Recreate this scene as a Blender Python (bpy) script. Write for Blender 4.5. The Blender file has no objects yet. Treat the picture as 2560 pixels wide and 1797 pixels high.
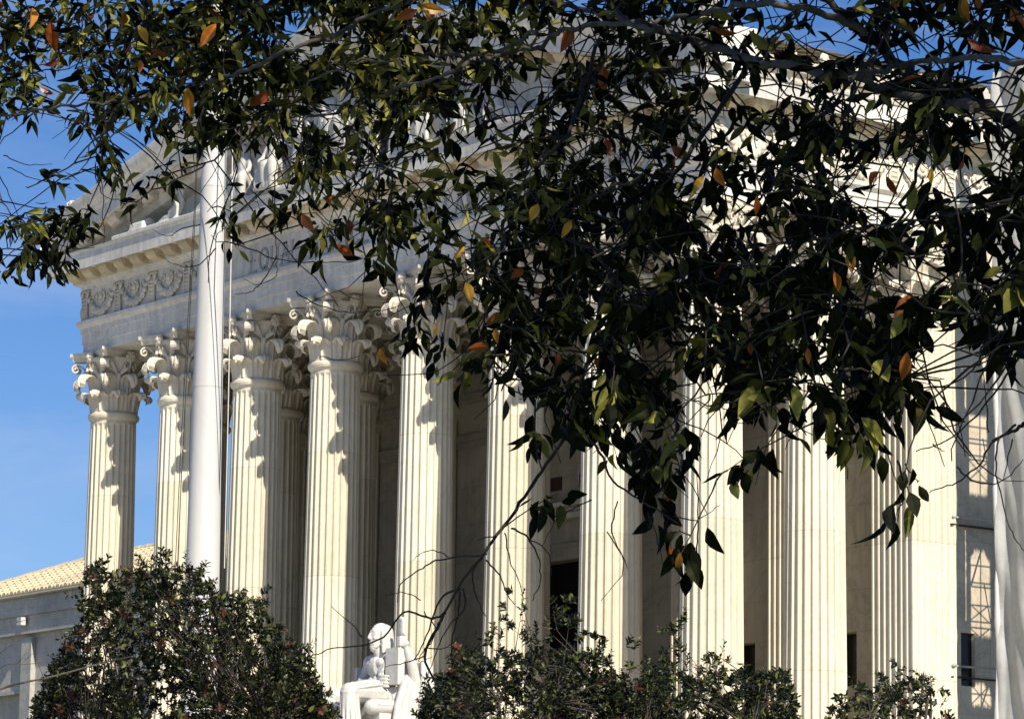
import bpy, bmesh, math, random
import numpy as np
from mathutils import Vector, Matrix, noise
random.seed(7); rnd=random.Random(11); PI=math.pi
sc=bpy.context.scene; col=sc.collection
R=math.radians
# ---------------------------------------------------------------- camera model (solved from the photograph)
F=9372.8; YAW=0.92818; PIT=0.17357; ROL=0.01403
CAM=Vector((87.6435,-60.8776,0.0))
FW=Vector((-math.sin(YAW)*math.cos(PIT),math.cos(YAW)*math.cos(PIT),math.sin(PIT)))
R0=Vector((math.cos(YAW),math.sin(YAW),0)); U0=R0.cross(FW)
RT=R0*math.cos(ROL)+U0*math.sin(ROL); UP=U0*math.cos(ROL)-R0*math.sin(ROL)
def at(u,v,Z): return CAM+(FW+RT*((u-1280)/F)-UP*((v-898.5)/F))*Z
def pj(P):
    d=P-CAM; z=d.dot(FW)
    return 1280+F*d.dot(RT)/z, 898.5-F*d.dot(UP)/z, z
SUNAZ=R(-11.0); SUNEL=R(40.2)
SUN=Vector((math.cos(SUNEL)*math.cos(SUNAZ),math.cos(SUNEL)*math.sin(SUNAZ),math.sin(SUNEL)))
GZ=-1.7
# ---------------------------------------------------------------- materials
def newmat(name):
    m=bpy.data.materials.new(name); m.use_nodes=True; nt=m.node_tree
    b=nt.nodes['Principled BSDF']; return m,nt,b
def N(nt,t,**k):
    n=nt.nodes.new(t)
    for a,v in k.items():
        if a in n.inputs: n.inputs[a].default_value=v
        else: setattr(n,a,v)
    return n
def ramp(nt,fac,stops):
    r=nt.nodes.new('ShaderNodeValToRGB'); nt.links.new(fac,r.inputs[0])
    e=r.color_ramp.elements
    while len(e)<len(stops): e.new(0.5)
    for i,(p,c) in enumerate(stops): e[i].position=p; e[i].color=(*c,1)
    return r.outputs[0]
def mixc(nt,a,b,f,bt='MULTIPLY'):
    m=nt.nodes.new('ShaderNodeMix'); m.data_type='RGBA'; m.blend_type=bt
    for s,v in ((0,f),(6,a),(7,b)):
        if hasattr(v,'is_output') or isinstance(v,bpy.types.NodeSocket): nt.links.new(v,m.inputs[s])
        else: m.inputs[s].default_value=v if s==0 else (*v,1)
    return m.outputs[2]
def marble(name,base,vein=0.25,bump=0.15,drum=0.0,streak=0.3,rough=0.6,grime=0.25):
    m,nt,b=newmat(name); L=nt.links.new
    tc=N(nt,'ShaderNodeTexCoord'); oi=N(nt,'ShaderNodeObjectInfo')
    sh=N(nt,'ShaderNodeVectorMath',operation='ADD'); L(tc.outputs['Object'],sh.inputs[0])
    mu=N(nt,'ShaderNodeMath',operation='MULTIPLY'); mu.inputs[1].default_value=57.0; L(oi.outputs['Random'],mu.inputs[0])
    L(mu.outputs[0],sh.inputs[1])
    n1=N(nt,'ShaderNodeTexNoise',Scale=0.55,Detail=8.0,Roughness=0.62,Distortion=1.6); L(sh.outputs[0],n1.inputs[0])
    v=ramp(nt,n1.outputs[0],[(0.40,(1,1,1)),(0.485,(1-vein*.35,)*3),(0.50,(1-vein,1-vein,1-vein*.95)),(0.515,(1-vein*.35,)*3),(0.62,(1,1,1))])
    n2=N(nt,'ShaderNodeTexNoise',Scale=1.0,Detail=6.0,Roughness=0.6)
    mp=N(nt,'ShaderNodeMapping'); mp.inputs['Scale'].default_value=(7,7,0.35); L(sh.outputs[0],mp.inputs[0]); L(mp.outputs[0],n2.inputs[0])
    s=ramp(nt,n2.outputs[0],[(0.3,(1-streak*.6,1-streak*.65,1-streak*.75)),(0.62,(1,1,1))])
    n3=N(nt,'ShaderNodeTexNoise',Scale=0.23,Detail=5.0); L(sh.outputs[0],n3.inputs[0])
    g=ramp(nt,n3.outputs[0],[(0.32,(1-grime,1-grime,1-grime*.9)),(0.6,(1,1,1))])
    c=mixc(nt,base,v,1.0); c=mixc(nt,c,s,1.0); c=mixc(nt,c,g,1.0)
    if drum:
        sx=N(nt,'ShaderNodeSeparateXYZ'); L(tc.outputs['Object'],sx.inputs[0])
        a=N(nt,'ShaderNodeMath',operation='DIVIDE'); a.inputs[1].default_value=drum; L(sx.outputs[2],a.inputs[0])
        fl=N(nt,'ShaderNodeMath',operation='FLOOR'); L(a.outputs[0],fl.inputs[0])
        ad=N(nt,'ShaderNodeMath',operation='ADD'); L(fl.outputs[0],ad.inputs[0]); L(mu.outputs[0],ad.inputs[1])
        wn=N(nt,'ShaderNodeTexWhiteNoise',noise_dimensions='1D'); L(ad.outputs[0],wn.inputs['W'])
        d=ramp(nt,wn.outputs[0],[(0,(.84,.82,.77)),(1,(1,1,1))]); c=mixc(nt,c,d,1.0)
        fr=N(nt,'ShaderNodeMath',operation='FRACT'); L(a.outputs[0],fr.inputs[0])
        j=ramp(nt,fr.outputs[0],[(0,(.60,.56,.50)),(0.007,(1,1,1)),(1,(1,1,1))]); c=mixc(nt,c,j,1.0)
    L(c,b.inputs['Base Color']); b.inputs['Roughness'].default_value=rough
    nb=N(nt,'ShaderNodeTexNoise',Scale=9.0,Detail=8.0,Roughness=.7); L(sh.outputs[0],nb.inputs[0])
    bp=N(nt,'ShaderNodeBump',Strength=bump,Distance=0.05); L(nb.outputs[0],bp.inputs['Height']); L(bp.outputs[0],b.inputs['Normal'])
    return m
def blocks(name,base,bw,bh,axis='x',contrast=.1,joint=.72,bump=.2):
    m=marble(name,base,vein=.3,bump=bump,streak=.25,grime=.25); nt=m.node_tree; L=nt.links.new; b=nt.nodes['Principled BSDF']
    tc=N(nt,'ShaderNodeTexCoord'); sx=N(nt,'ShaderNodeSeparateXYZ'); L(tc.outputs['Object'],sx.inputs[0])
    cb=N(nt,'ShaderNodeCombineXYZ'); L(sx.outputs[0 if axis=='x' else 1],cb.inputs[0]); L(sx.outputs[2],cb.inputs[1])
    br=N(nt,'ShaderNodeTexBrick',Scale=1.0); L(cb.outputs[0],br.inputs[0])
    br.inputs['Color1'].default_value=(1,1,1,1); br.inputs['Color2'].default_value=(1-contrast,1-contrast,1-contrast*1.2,1)
    br.inputs['Mortar'].default_value=(joint,joint,joint,1); br.inputs['Mortar Size'].default_value=.012
    br.inputs['Brick Width'].default_value=bw; br.inputs['Row Height'].default_value=bh; br.inputs['Mortar Smooth'].default_value=.4
    src=b.inputs['Base Color'].links[0].from_socket
    L(mixc(nt,src,br.outputs[0],1.0),b.inputs['Base Color']); return m
def plain(name,c,rough=.6,metal=0.,noise=.15,scale=6.,bump=.1,spec=.5):
    m,nt,b=newmat(name); L=nt.links.new
    tc=N(nt,'ShaderNodeTexCoord'); n=N(nt,'ShaderNodeTexNoise',Scale=scale,Detail=7.0,Roughness=.65); L(tc.outputs['Object'],n.inputs[0])
    L(ramp(nt,n.outputs[0],[(0.3,tuple(x*(1-noise) for x in c)),(0.7,tuple(min(1,x*(1+noise)) for x in c))]),b.inputs['Base Color'])
    b.inputs['Roughness'].default_value=rough; b.inputs['Metallic'].default_value=metal; b.inputs['Specular IOR Level'].default_value=spec
    bp=N(nt,'ShaderNodeBump',Strength=bump,Distance=.03); L(n.outputs[0],bp.inputs['Height']); L(bp.outputs[0],b.inputs['Normal'])
    return m
def leafmat(name,c1,c2,c3,trans=.25,rough=.38,spec=.5):
    m,nt,b=newmat(name); L=nt.links.new
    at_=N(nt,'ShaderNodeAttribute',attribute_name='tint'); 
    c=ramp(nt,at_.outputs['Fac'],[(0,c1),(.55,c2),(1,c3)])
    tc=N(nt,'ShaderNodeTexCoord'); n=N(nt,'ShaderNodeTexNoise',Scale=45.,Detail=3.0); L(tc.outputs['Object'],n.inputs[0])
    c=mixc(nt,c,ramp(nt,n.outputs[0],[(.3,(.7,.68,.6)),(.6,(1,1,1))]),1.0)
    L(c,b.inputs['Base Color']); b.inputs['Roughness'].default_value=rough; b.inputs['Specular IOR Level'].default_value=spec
    tr=N(nt,'ShaderNodeBsdfTranslucent'); L(mixc(nt,c,(1.5,1.5,.6),1.0),tr.inputs[0])
    mx=N(nt,'ShaderNodeMixShader'); mx.inputs[0].default_value=trans
    L(b.outputs[0],mx.inputs[1]); L(tr.outputs[0],mx.inputs[2]); L(mx.outputs[0],nt.nodes['Material Output'].inputs[0])
    return m
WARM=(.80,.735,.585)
M={}
M['shaft']=marble('column_marble',WARM,vein=.14,streak=.26,drum=3.62,grime=.08,bump=.12)
M['carved']=marble('carved_marble',(.74,.675,.55),vein=.15,streak=.3,grime=.25,bump=.3)
M['mod']=marble('stain_bounce_marble',(.70,.58,.38),vein=.15,streak=.35,grime=.3,bump=.2)  # ochre of real staining plus warm bounce light, both put into the colour
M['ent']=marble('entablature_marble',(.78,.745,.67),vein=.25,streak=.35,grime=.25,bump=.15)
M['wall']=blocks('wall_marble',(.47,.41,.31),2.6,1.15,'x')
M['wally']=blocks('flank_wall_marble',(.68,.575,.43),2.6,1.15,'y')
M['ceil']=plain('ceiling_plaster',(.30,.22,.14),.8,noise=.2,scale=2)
M['wing']=blocks('wing_marble',(.56,.53,.475),2.4,.62,'x')
M['tile']=marble('roof_tile_marble',(.66,.56,.36),vein=.1,streak=.2,grime=.25,bump=.2)
M['statue']=marble('statue_marble',(.66,.635,.575),vein=.1,streak=.22,grime=.22,bump=.45)
M['dark']=plain('dark_glass',(.006,.006,.007),.25,noise=.3,bump=0,spec=.3)
M['red']=plain('dark_red_grille',(.05,.012,.008),.6)
M['bronze']=plain('bronze',(.05,.035,.02),.45,.7)
M['pole']=marble('white_pole_paint',(.66,.655,.645),vein=.06,streak=.16,drum=2.35,rough=.45,grime=.10,bump=.08)
M['rope']=plain('white_rope',(.62,.58,.48),.8)
M['cable']=plain('black_cable',(.02,.02,.02),.6)
M['bark']=plain('bark',(.075,.067,.057),.85,noise=.7,scale=16,bump=.6)
M['twig']=plain('twig_bark',(.024,.018,.014),.8,noise=.4,scale=40,bump=.3)
M['shrubtwig']=plain('shrub_bark',(.075,.06,.045),.85,noise=.4,scale=40,bump=.3)
M['leaf']=leafmat('tree_leaf',(.0022,.003,.001),(.016,.020,.0045),(.34,.32,.075),trans=.12,rough=.55,spec=.07)  # near-black end paints in crown shade, pale end paints in sunlit leaves
M['orange']=leafmat('autumn_leaf',(.20,.04,.012),(.62,.19,.03),(.72,.42,.07),trans=.3)
M['holly']=leafmat('holly_leaf',(.004,.007,.0025),(.012,.019,.005),(.13,.145,.04),trans=.08,rough=.42,spec=.2)  # palest ramp colour paints sunlight onto some of the holly leaves
M['red_leaf']=leafmat('bronze_shoot',(.06,.02,.012),(.11,.04,.02),(.16,.07,.03),trans=.15)
M['tarp']=plain('grey_tarpaulin',(.44,.435,.41),.7,noise=.16,scale=1.6,bump=.7)
M['tube']=plain('galvanised_tube',(.34,.33,.30),.6,.3)
M['lawn']=plain('lawn_grass',(.05,.075,.025),.9,noise=.4,scale=3,bump=.6)
M['paving']=blocks('paving_marble',(.62,.59,.53),1.2,1.2,'x')
M['step']=marble('step_marble',(.62,.60,.54),vein=.2,streak=.1)
# ---------------------------------------------------------------- mesh builder
class MB:
    def __init__(s): s.v=[]; s.f=[]; s.t=[]; s.tv=0.
    def add(s,vs,fs):
        b=len(s.v); s.v.extend([tuple(x) for x in vs]); s.f.extend([tuple(b+i for i in f) for f in fs]); s.t.extend([s.tv]*len(fs)); return b
    def box(s,x0,x1,y0,y1,z0,z1,mat=None):
        vs=[Vector((x,y,z)) for z in (z0,z1) for (x,y) in ((x0,y0),(x1,y0),(x1,y1),(x0,y1))]
        if mat is not None: vs=[mat@p for p in vs]
        s.add(vs,[(3,2,1,0),(4,5,6,7),(0,1,5,4),(1,2,6,5),(2,3,7,6),(3,0,4,7)])
    def grid(s,rows,closed=False):
        n=len(rows[0]); vs=[p for r in rows for p in r]; fs=[]
        for i in range(len(rows)-1):
            for j in range(n if closed else n-1):
                k=(j+1)%n; fs.append((i*n+j,i*n+k,(i+1)*n+k,(i+1)*n+j))
        s.add(vs,fs)
    def lathe(s,prof,n=32,c=(0,0,0),cap=False):
        rows=[[(c[0]+r*math.cos(2*PI*k/n),c[1]+r*math.sin(2*PI*k/n),c[2]+z) for k in range(n)] for r,z in prof]
        s.grid(rows,True)
        if cap:
            s.add(rows[0],[tuple(range(n-1,-1,-1))]); s.add(rows[-1],[tuple(range(n))])
    def tube(s,pts,rad,n=6,cap=True,flat=None):
        pts=[Vector(p) for p in pts]
        if not hasattr(rad,'__len__'): rad=[rad]*len(pts)
        up=Vector((0.13,0.27,.95)); rows=[]; pu=None
        for i,p in enumerate(pts):
            d=(pts[min(i+1,len(pts)-1)]-pts[max(i-1,0)])
            if d.length<1e-9: d=Vector((0,0,1))
            d.normalize()
            a=(pu if pu is not None else up)
            a=a-d*a.dot(d)
            if a.length<1e-4: a=Vector((1,0,0))-d*d.x
            a.normalize(); pu=a; b=d.cross(a)
            rows.append([p+(a*math.cos(2*PI*k/n)+b*math.sin(2*PI*k/n)*(flat or 1))*rad[i] for k in range(n)])
        s.grid(rows,True)
        if cap and n>3:
            s.add(rows[0],[tuple(range(n-1,-1,-1))]); s.add(rows[-1],[tuple(range(n))])
    def ell(s,c,r,n=12,m=8,mat=None):
        c=Vector(c); rows=[]
        for i in range(m+1):
            ph=PI*i/m; row=[]
            for k in range(n):
                q=Vector((r[0]*math.sin(ph)*math.cos(2*PI*k/n),r[1]*math.sin(ph)*math.sin(2*PI*k/n),-r[2]*math.cos(ph)))
                if mat is not None: q=mat@q
                row.append(c+q)
            rows.append(row)
        s.grid(rows,True)
    def merge(s,o,mat=None):
        s.add([(mat@Vector(p)) if mat is not None else p for p in o.v],o.f)
    def build(s,name,mat,parent=None,smooth=False,loc=None,tint=False,weld=False,fix=False):
        me=bpy.data.meshes.new(name); me.from_pydata(s.v,[],s.f); me.update()
        if tint:
            a=me.attributes.new('tint','FLOAT','FACE'); a.data.foreach_set('value',s.t)
        if weld or fix:
            bm=bmesh.new(); bm.from_mesh(me)
            if weld: bmesh.ops.remove_doubles(bm,verts=bm.verts,dist=1e-4)
            if fix: bmesh.ops.recalc_face_normals(bm,faces=bm.faces)
            bm.to_mesh(me); bm.free()
        me.materials.append(mat)
        if smooth: me.polygons.foreach_set('use_smooth',[True]*len(me.polygons))
        return link(name,me,parent,loc)
def link(name,me,parent=None,loc=None):
    o=bpy.data.objects.new(name,me); col.objects.link(o)
    if parent: o.parent=parent
    if loc is not None: o.location=loc
    return o
def empty(name,loc,label,cat,group=None):
    o=bpy.data.objects.new(name,None); col.objects.link(o); o.location=loc; o.empty_display_size=.5
    o['label']=label; o['category']=cat
    if group: o['group']=group
    return o
def part_at(mb,name,mat,par,**k):   # geometry given in world coordinates, parent at its own base
    o=mb.build(name,mat,par,**k); L0=-Vector(par.location)
    p=par.parent
    while p: L0-=Vector(p.location); p=p.parent
    o.location=L0; return o
def remesh(mb,name,mat,par,vox,smooth=6,world=True):
    me=bpy.data.meshes.new(name); me.from_pydata([tuple(v) for v in mb.v],[],mb.f)
    bm=bmesh.new(); bm.from_mesh(me); bmesh.ops.remove_doubles(bm,verts=bm.verts,dist=1e-5); bmesh.ops.recalc_face_normals(bm,faces=bm.faces); bm.to_mesh(me); bm.free()
    t=bpy.data.objects.new('tmp',me); col.objects.link(t)
    r=t.modifiers.new('r','REMESH'); r.mode='VOXEL'; r.voxel_size=vox
    q=t.modifiers.new('s','SMOOTH'); q.iterations=smooth; q.factor=.5
    dg=bpy.context.evaluated_depsgraph_get(); n=bpy.data.meshes.new_from_object(t.evaluated_get(dg))
    bpy.data.objects.remove(t); n.name=name; n.materials.clear(); n.materials.append(mat)
    n.polygons.foreach_set('use_smooth',[True]*len(n.polygons))
    o=link(name,n,par)
    if world:
        o.location=-Vector(par.location)
    return o
# ================================================================ COURTHOUSE
S=4.2; K=1.10178; D=3.4905
CX=[(t)*S for t in (-3-K/2,-2-K/2,-1-K/2,-K/2,K/2,1+K/2,2+K/2,3+K/2)]
XE=CX[7]; ZB=5.25; ZN=18.84; ZA=20.79
court=empty('courthouse',(0,0,0),'white marble temple-front courthouse with tall fluted columns and a carved pediment, behind the trees','building')
# ---- fluted shaft
def rad(z):
    pts=[(0,.835),(3,.83),(7.2,.79),(10.5,.762),(13.5,.725)]
    for (a,ra),(b,rb) in zip(pts,pts[1:]):
        if z<=b: return ra+(rb-ra)*(z-a)/(b-a)
    return pts[-1][1]
H=ZN-ZB-.35
def shaft_mesh():
    mb=MB(); nf=24; prof=[]
    fi=.135
    for k in range(nf):
        a0=2*PI*k/nf
        prof.append((a0-PI/nf*fi*1.0,0)); prof.append((a0+PI/nf*fi*1.0,0))
        w=2*PI/nf-2*PI/nf*fi
        for j in range(1,8):
            t=j/8.; c=(1-(2*t-1)**2)**.5
            prof.append((a0+PI/nf*fi+w*t,c))
    zs=[0.0,.02,.1,.2,.3,1,2,3,4,5,6,7,8,9,10,11,12,H-.32,H-.22,H-.12,H-.04,H]
    rows=[]
    for z in zs:
        r=rad(z); d=.073*r/.8
        e=min(1,max(0,min(z/.3,(H-.04-z)/.28))); e=math.sqrt(max(0,1-(1-e)**2))
        rows.append([((r-d*c*e)*math.cos(a),(r-d*c*e)*math.sin(a),z) for a,c in prof])
    mb.grid(rows,True)
    n=48
    mb.lathe([(rad(H)-.005,H-.001),(rad(H)+.0,H+.05),(rad(H)+.03,H+.10),(rad(H)+.075,H+.13),(rad(H)+.095,H+.2),(rad(H)+.085,H+.27),(rad(H)+.03,H+.31),(rad(H)-.01,H+.35)],n)
    return mb
sm=shaft_mesh()
# ---- corinthian capital (origin at neck top, z up)
def sweep(mb,pts,wd,th,side):    # ribbon with rectangular section; side = list of side vectors
    rows=[]
    for i,p in enumerate(pts):
        d=(pts[min(i+1,len(pts)-1)]-pts[max(i-1,0)]).normalized(); sv=side[i] if isinstance(side,list) else side
        nrm=d.cross(sv).normalized(); w=wd[i] if hasattr(wd,'__len__') else wd
        rows.append([p+sv*w/2+nrm*th/2,p+sv*w/2-nrm*th/2,p-sv*w/2-nrm*th/2,p-sv*w/2+nrm*th/2])
    mb.grid(rows,True); mb.add(rows[0],[(3,2,1,0)]); mb.add(rows[-1],[(0,1,2,3)])
def capital_mesh():
    mb=MB(); r0=.70
    mb.lathe([(r0,-.05),(r0,.9),(.74,1.25),(.84,1.5),(.93,1.62),(.93,1.70)],40)
    def leaf(az,h,out,w,lift):
        rad_=Vector((math.cos(az),math.sin(az),0)); tan=Vector((-math.sin(az),math.cos(az),0))
        cur=[]
        for i in range(9): t=i/8.; cur.append((r0+.03+.05*t*t,h*.80*t))
        c=(cur[-1][0]+out*.5,h*.80); rr=out*.5
        for i in range(1,8):
            a=PI-i*PI*1.22/7; k=1-.12*i/7
            cur.append((c[0]+rr*math.cos(a)*k*1.0,c[1]+h*.20*math.sin(a)*1.1))
        n=11; top=[];bot=[]
        for i,(r,z) in enumerate(cur):
            t=i/(len(cur)-1)
            ww=w*(.80+.25*math.sin(PI*min(1,t*1.15)))*(1 if t<.78 else (1-(t-.78)/.22)**.45*.9+.1)
            ww*=1+.10*abs(math.sin(t*PI*4.5))
            ra=[];rb=[]
            for j in range(n):
                s_=(j/(n-1))*2-1
                lob=.025*math.cos(s_*PI*3.0)*(.4+t)+(.035 if abs(s_)<.12 else 0)
                bend=(1-abs(s_)**2)*.05*t
                rj=r+lob+bend-(.06*s_*s_ if t<.6 else .02*s_*s_)
                zz=z-(.05*abs(s_)**2*(1 if t>.5 else 0))
                p=rad_*rj+tan*(ww/2*s_)+Vector((0,0,zz)); ra.append(p); rb.append(p-rad_*.035-Vector((0,0,.02)))
            top.append(ra); bot.append(rb)
        mb.grid(top); mb.grid([list(reversed(x)) for x in bot])
        mb.grid([[a[0],b[0]] for a,b in zip(top,bot)]); mb.grid([[b[-1],a[-1]] for a,b in zip(top,bot)]); mb.grid([bot[-1],top[-1]])
    for k in range(8): leaf(R(22.5+45*k),.62,.37,.50,0)
    for k in range(8): leaf(R(45*k),1.14,.50,.48,0)
    for k in range(8):   # stems between the upper leaves
        a=R(22.5+45*k); rv=Vector((math.cos(a),math.sin(a),0))
        mb.tube([rv*.74+Vector((0,0,.55)),rv*.78+Vector((0,0,.9)),rv*.82+Vector((0,0,1.12)),rv*.84+Vector((0,0,1.2))],[.05,.06,.09,.06],8)
        for sgn in (-1,1):   # calyx leaves
            b=a+sgn*.10; rb=Vector((math.cos(b),math.sin(b),0)); c=a+sgn*.30; rc=Vector((math.cos(c),math.sin(c),0))
            sweep(mb,[rv*.80+Vector((0,0,1.08)),rb*.86+Vector((0,0,1.22)),rc*.96+Vector((0,0,1.34)),rc*1.02+Vector((0,0,1.30))],[.10,.13,.12,.05],.04,[Vector((0,0,1))]*4)
    for k in range(4):   # corner volutes: two ribbons each
        dg_=R(45+90*k); dv=Vector((math.cos(dg_),math.sin(dg_),0)); tv=Vector((-math.sin(dg_),math.cos(dg_),0))
        for sgn in (-1,1):
            pts=[]; b0=dg_+sgn*R(20); bv=Vector((math.cos(b0),math.sin(b0),0))
            P0=bv*.80+Vector((0,0,1.12)); 
            for i in range(6):
                t=i/5.; base=bv*(.80*(1-t))+ (dv*1.24+tv*sgn*.07)*t
                pts.append(base+Vector((0,0,1.12+.46*math.sin(t*PI/2))))
            cc=dv*1.25+tv*sgn*.07+Vector((0,0,1.435)); rr=.145
            for i in range(1,17):
                a=PI/2-i*PI*2.6/16; q=rr*(1-.78*i/16)
                pts.append(cc+dv*(math.cos(a)*q)+Vector((0,0,math.sin(a)*q)))
            sweep(mb,pts,[.08+.07*min(1,i/6) for i in range(len(pts))],.05,tv)
        mb.ell(dv*1.26+Vector((0,0,1.40)),(.05,.05,.05),8,6)
    for k in range(4):   # central helices
        az=R(90*k); fv=Vector((math.cos(az),math.sin(az),0)); tv=Vector((-math.sin(az),math.cos(az),0))
        for sgn in (-1,1):
            b0=az+sgn*R(19); bv=Vector((math.cos(b0),math.sin(b0),0)); pts=[]
            for i in range(5):
                t=i/4.; pts.append((bv*.82)*(1-t)+(fv*.90+tv*sgn*.12)*t+Vector((0,0,1.12+.40*math.sin(t*PI/2))))
            cc=fv*.91+tv*sgn*.12+Vector((0,0,1.42))
            for i in range(1,11):
                a=PI/2+i*PI*2.0/10; q=.10*(1-.7*i/10)
                pts.append(cc-tv*sgn*(math.cos(a)*q)+Vector((0,0,math.sin(a)*q)))
            sweep(mb,pts,.09,.035,fv)
        # fleuron
        c=fv*.92+Vector((0,0,1.74))
        for j in range(6):
            a=2*PI*j/6; mb.ell(c+tv*.10*math.cos(a)+Vector((0,0,.11*math.sin(a)))+fv*.03,(.085,.085,.085),8,6)
        mb.ell(c+fv*.08,(.07,.07,.08),8,6)
        mb.tube([fv*.84+Vector((0,0,1.2)),fv*.93+Vector((0,0,1.45)),fv*.93+Vector((0,0,1.66))],[.03,.04,.06],6)
    # abacus with concave sides
    def ring(c,mid,z,ct=.10):
        out=[]
        for k in range(4):
            a=R(90*k); fv=Vector((math.cos(a),math.sin(a),0)); tv=Vector((-math.sin(a),math.cos(a),0))
            for j in range(9):
                s_=-1+2*j/8.
                off=mid+(c-mid)*(abs(s_)**1.9); out.append(fv*off+tv*s_*(c-ct)+Vector((0,0,z)))
        return out
    rs=[ring(.98,.70,1.66),ring(1.02,.74,1.68),ring(1.04,.76,1.79),ring(1.09,.81,1.83),ring(1.10,.82,1.85),ring(1.10,.82,1.948)]
    mb.grid(rs,True); mb.add(rs[0],[tuple(range(35,-1,-1))]); mb.add(rs[-1],[tuple(range(36))])
    return mb
cm=capital_mesh()
def base_mesh(r=.835):
    mb=MB(); mb.box(-1.12,1.12,-1.12,1.12,-.62,-.40)
    mb.lathe([(1.05,-.40),(1.12,-.34),(1.13,-.27),(1.05,-.2),(.98,-.19),(.93,-.12),(.95,-.08),(.99,-.06),(1.0,-.02),(.92,.01),(r,.03)],40)
    return mb
bmesh_=base_mesh()
shaft_o=None
def place_column(x,y):
    global shaft_o,cap_o,base_o
    if shaft_o is None:
        shaft_o=sm.build('column',M['shaft'],court,weld=True); cap_o=cm.build('capital',M['carved'],shaft_o,smooth=False); base_o=bmesh_.build('base',M['shaft'],shaft_o,smooth=False)
        cap_o.location=(0,0,ZN-ZB); a,b,c=shaft_o,cap_o,base_o
    else:
        a=shaft_o.copy(); b=cap_o.copy(); c=base_o.copy()
        for q in (a,b,c): col.objects.link(q)
        a.parent=court; b.parent=a; c.parent=a
    a.location=(x,y,ZB); a.rotation_euler=(0,0,0)
for x in CX: place_column(x,0)
for x in CX: place_column(x,D)
# ---- square fluted pilasters on the wall (row 2)
def pilaster():
    mb=MB(); h=.79; nf=7; pr=[]
    for k in range(4):
        a=k*PI/2; fv=Vector((math.cos(a),math.sin(a))); tv=Vector((-math.sin(a),math.cos(a)))
        fl=.045; w=(2*h-.10-fl*(nf-1))/nf; s_=-h+.05
        pr.append(fv*h-tv*h)
        for i in range(nf):
            for j in range(7):
                t=j/6.; c=math.sqrt(max(0,1-(2*t-1)**2)); pr.append(fv*(h-.065*c)+tv*(s_+w*t))
            s_+=w+fl
    rows=[]
    for z,e in ((0,0),(.15,0),(.22,.8),(.3,1),(H-.3,1),(H-.22,.8),(H-.15,0),(H,0)):
        row=[]
        for p in pr:
            m=max(abs(p.x),abs(p.y)); 
            d=h-m
            q=p*1.0
            if abs(p.x)>=abs(p.y): q=Vector((math.copysign(h-d*e,p.x),p.y))
            else: q=Vector((p.x,math.copysign(h-d*e,p.y)))
            row.append((q.x,q.y,z))
        rows.append(row)
    mb.grid(rows,True)
    for z0,z1,g in ((H,H+.1,.02),(H+.1,H+.27,.09),(H+.27,H+.35,.03)): mb.box(-h-g,h+g,-h-g,h+g,z0+.001,z1)
    return mb
pil=pilaster(); pil_o=None; YW=2*D
for i,x in enumerate(CX):
    if pil_o is None:
        a=pil.build('pilaster',M['shaft'],court); b=link('capital',cap_o.data,a,(0,0,ZN-ZB)); c=link('base',base_o.data,a); pil_o=a
    else:
        a=pil_o.copy(); col.objects.link(a); a.parent=court
        b=link('capital',cap_o.data,a,(0,0,ZN-ZB)); c=link('base',base_o.data,a)
    b.scale=(1.06,1.06,1)
    a.location=(x,YW,ZB)
# ---- entablature: profile swept round front and flanks
YB=34.
def sweepU(mb,prof,yb=YB,closeback=False):
    rows=[[(-(XE+o),yb,z),(-(XE+o),-o,z),((XE+o),-o,z),((XE+o),yb,z)] for o,z in prof]
    mb.grid(rows)
mb=MB()
sweepU(mb,[(-.70,ZA+.9),(-.70,ZA),(.76,ZA),(.76,ZA+.30),(.80,ZA+.31),(.80,ZA+.62),(.84,ZA+.63),(.84,ZA+.80),(.88,ZA+.84),(.95,ZA+.92),(.96,ZA+1.0),(.96,ZA+1.04),(.78,ZA+1.05)])
part_at(mb,'architrave',M['ent'],court)
mb=MB(); sweepU(mb,[(.78,ZA+1.04),(.78,22.84)]); part_at(mb,'frieze',M['ent'],court)
mb=MB(); sweepU(mb,[(.78,22.84),(.84,22.85),(.86,22.92),(.95,22.98),(.97,23.03),(1.05,23.04),(1.06,23.33),(1.10,23.335)])
sweepU(mb,[(1.06,23.335),(1.57,23.335),(1.58,23.30),(1.63,23.30),(1.63,23.82),(1.68,23.84),(1.70,23.90),(.6,23.96)])
part_at(mb,'cornice',M['ent'],court)
# modillions under the corona (stuff: more than a hundred of one kind would be too many parts: carved as one run)
def modil(mb,zt):     # block hanging under the corona; origin on the wall line, outward = -y
    w=.25; c=Vector((0,0,0)); d=Vector((0,-1,0)); t=Vector((1,0,0))
    cur=[(1.02,.27),(1.2,.28),(1.34,.24),(1.44,.15),(1.47,.07)]
    rows=[]
    for o,h in cur:
        p=c+d*o; rows.append([p+t*w+Vector((0,0,zt)),p+t*w+Vector((0,0,zt-h)),p-t*w+Vector((0,0,zt-h)),p-t*w+Vector((0,0,zt))])
    mb.grid(rows); mb.add(rows[-1],[(0,1,2,3)])
    for s_ in (-1,1): mb.box(s_*(w+.022)-.02,s_*(w+.022)+.02,-1.50,-1.02,zt-.06,zt-.002)
    mb.box(-w-.042,w+.042,-1.505,-1.475,zt-.062,zt-.003)
    for s_ in (-1,1):
        for zz in (.12,.2): mb.box(s_*(w+.008)-.012,s_*(w+.008)+.012,-1.32,-1.06,zt-zz-.015,zt-zz+.015)
MSP=.965
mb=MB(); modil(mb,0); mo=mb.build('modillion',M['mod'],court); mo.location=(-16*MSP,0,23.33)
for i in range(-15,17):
    o=mo.copy(); col.objects.link(o); o.parent=court; o.location=(i*MSP,0,23.33)
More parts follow.
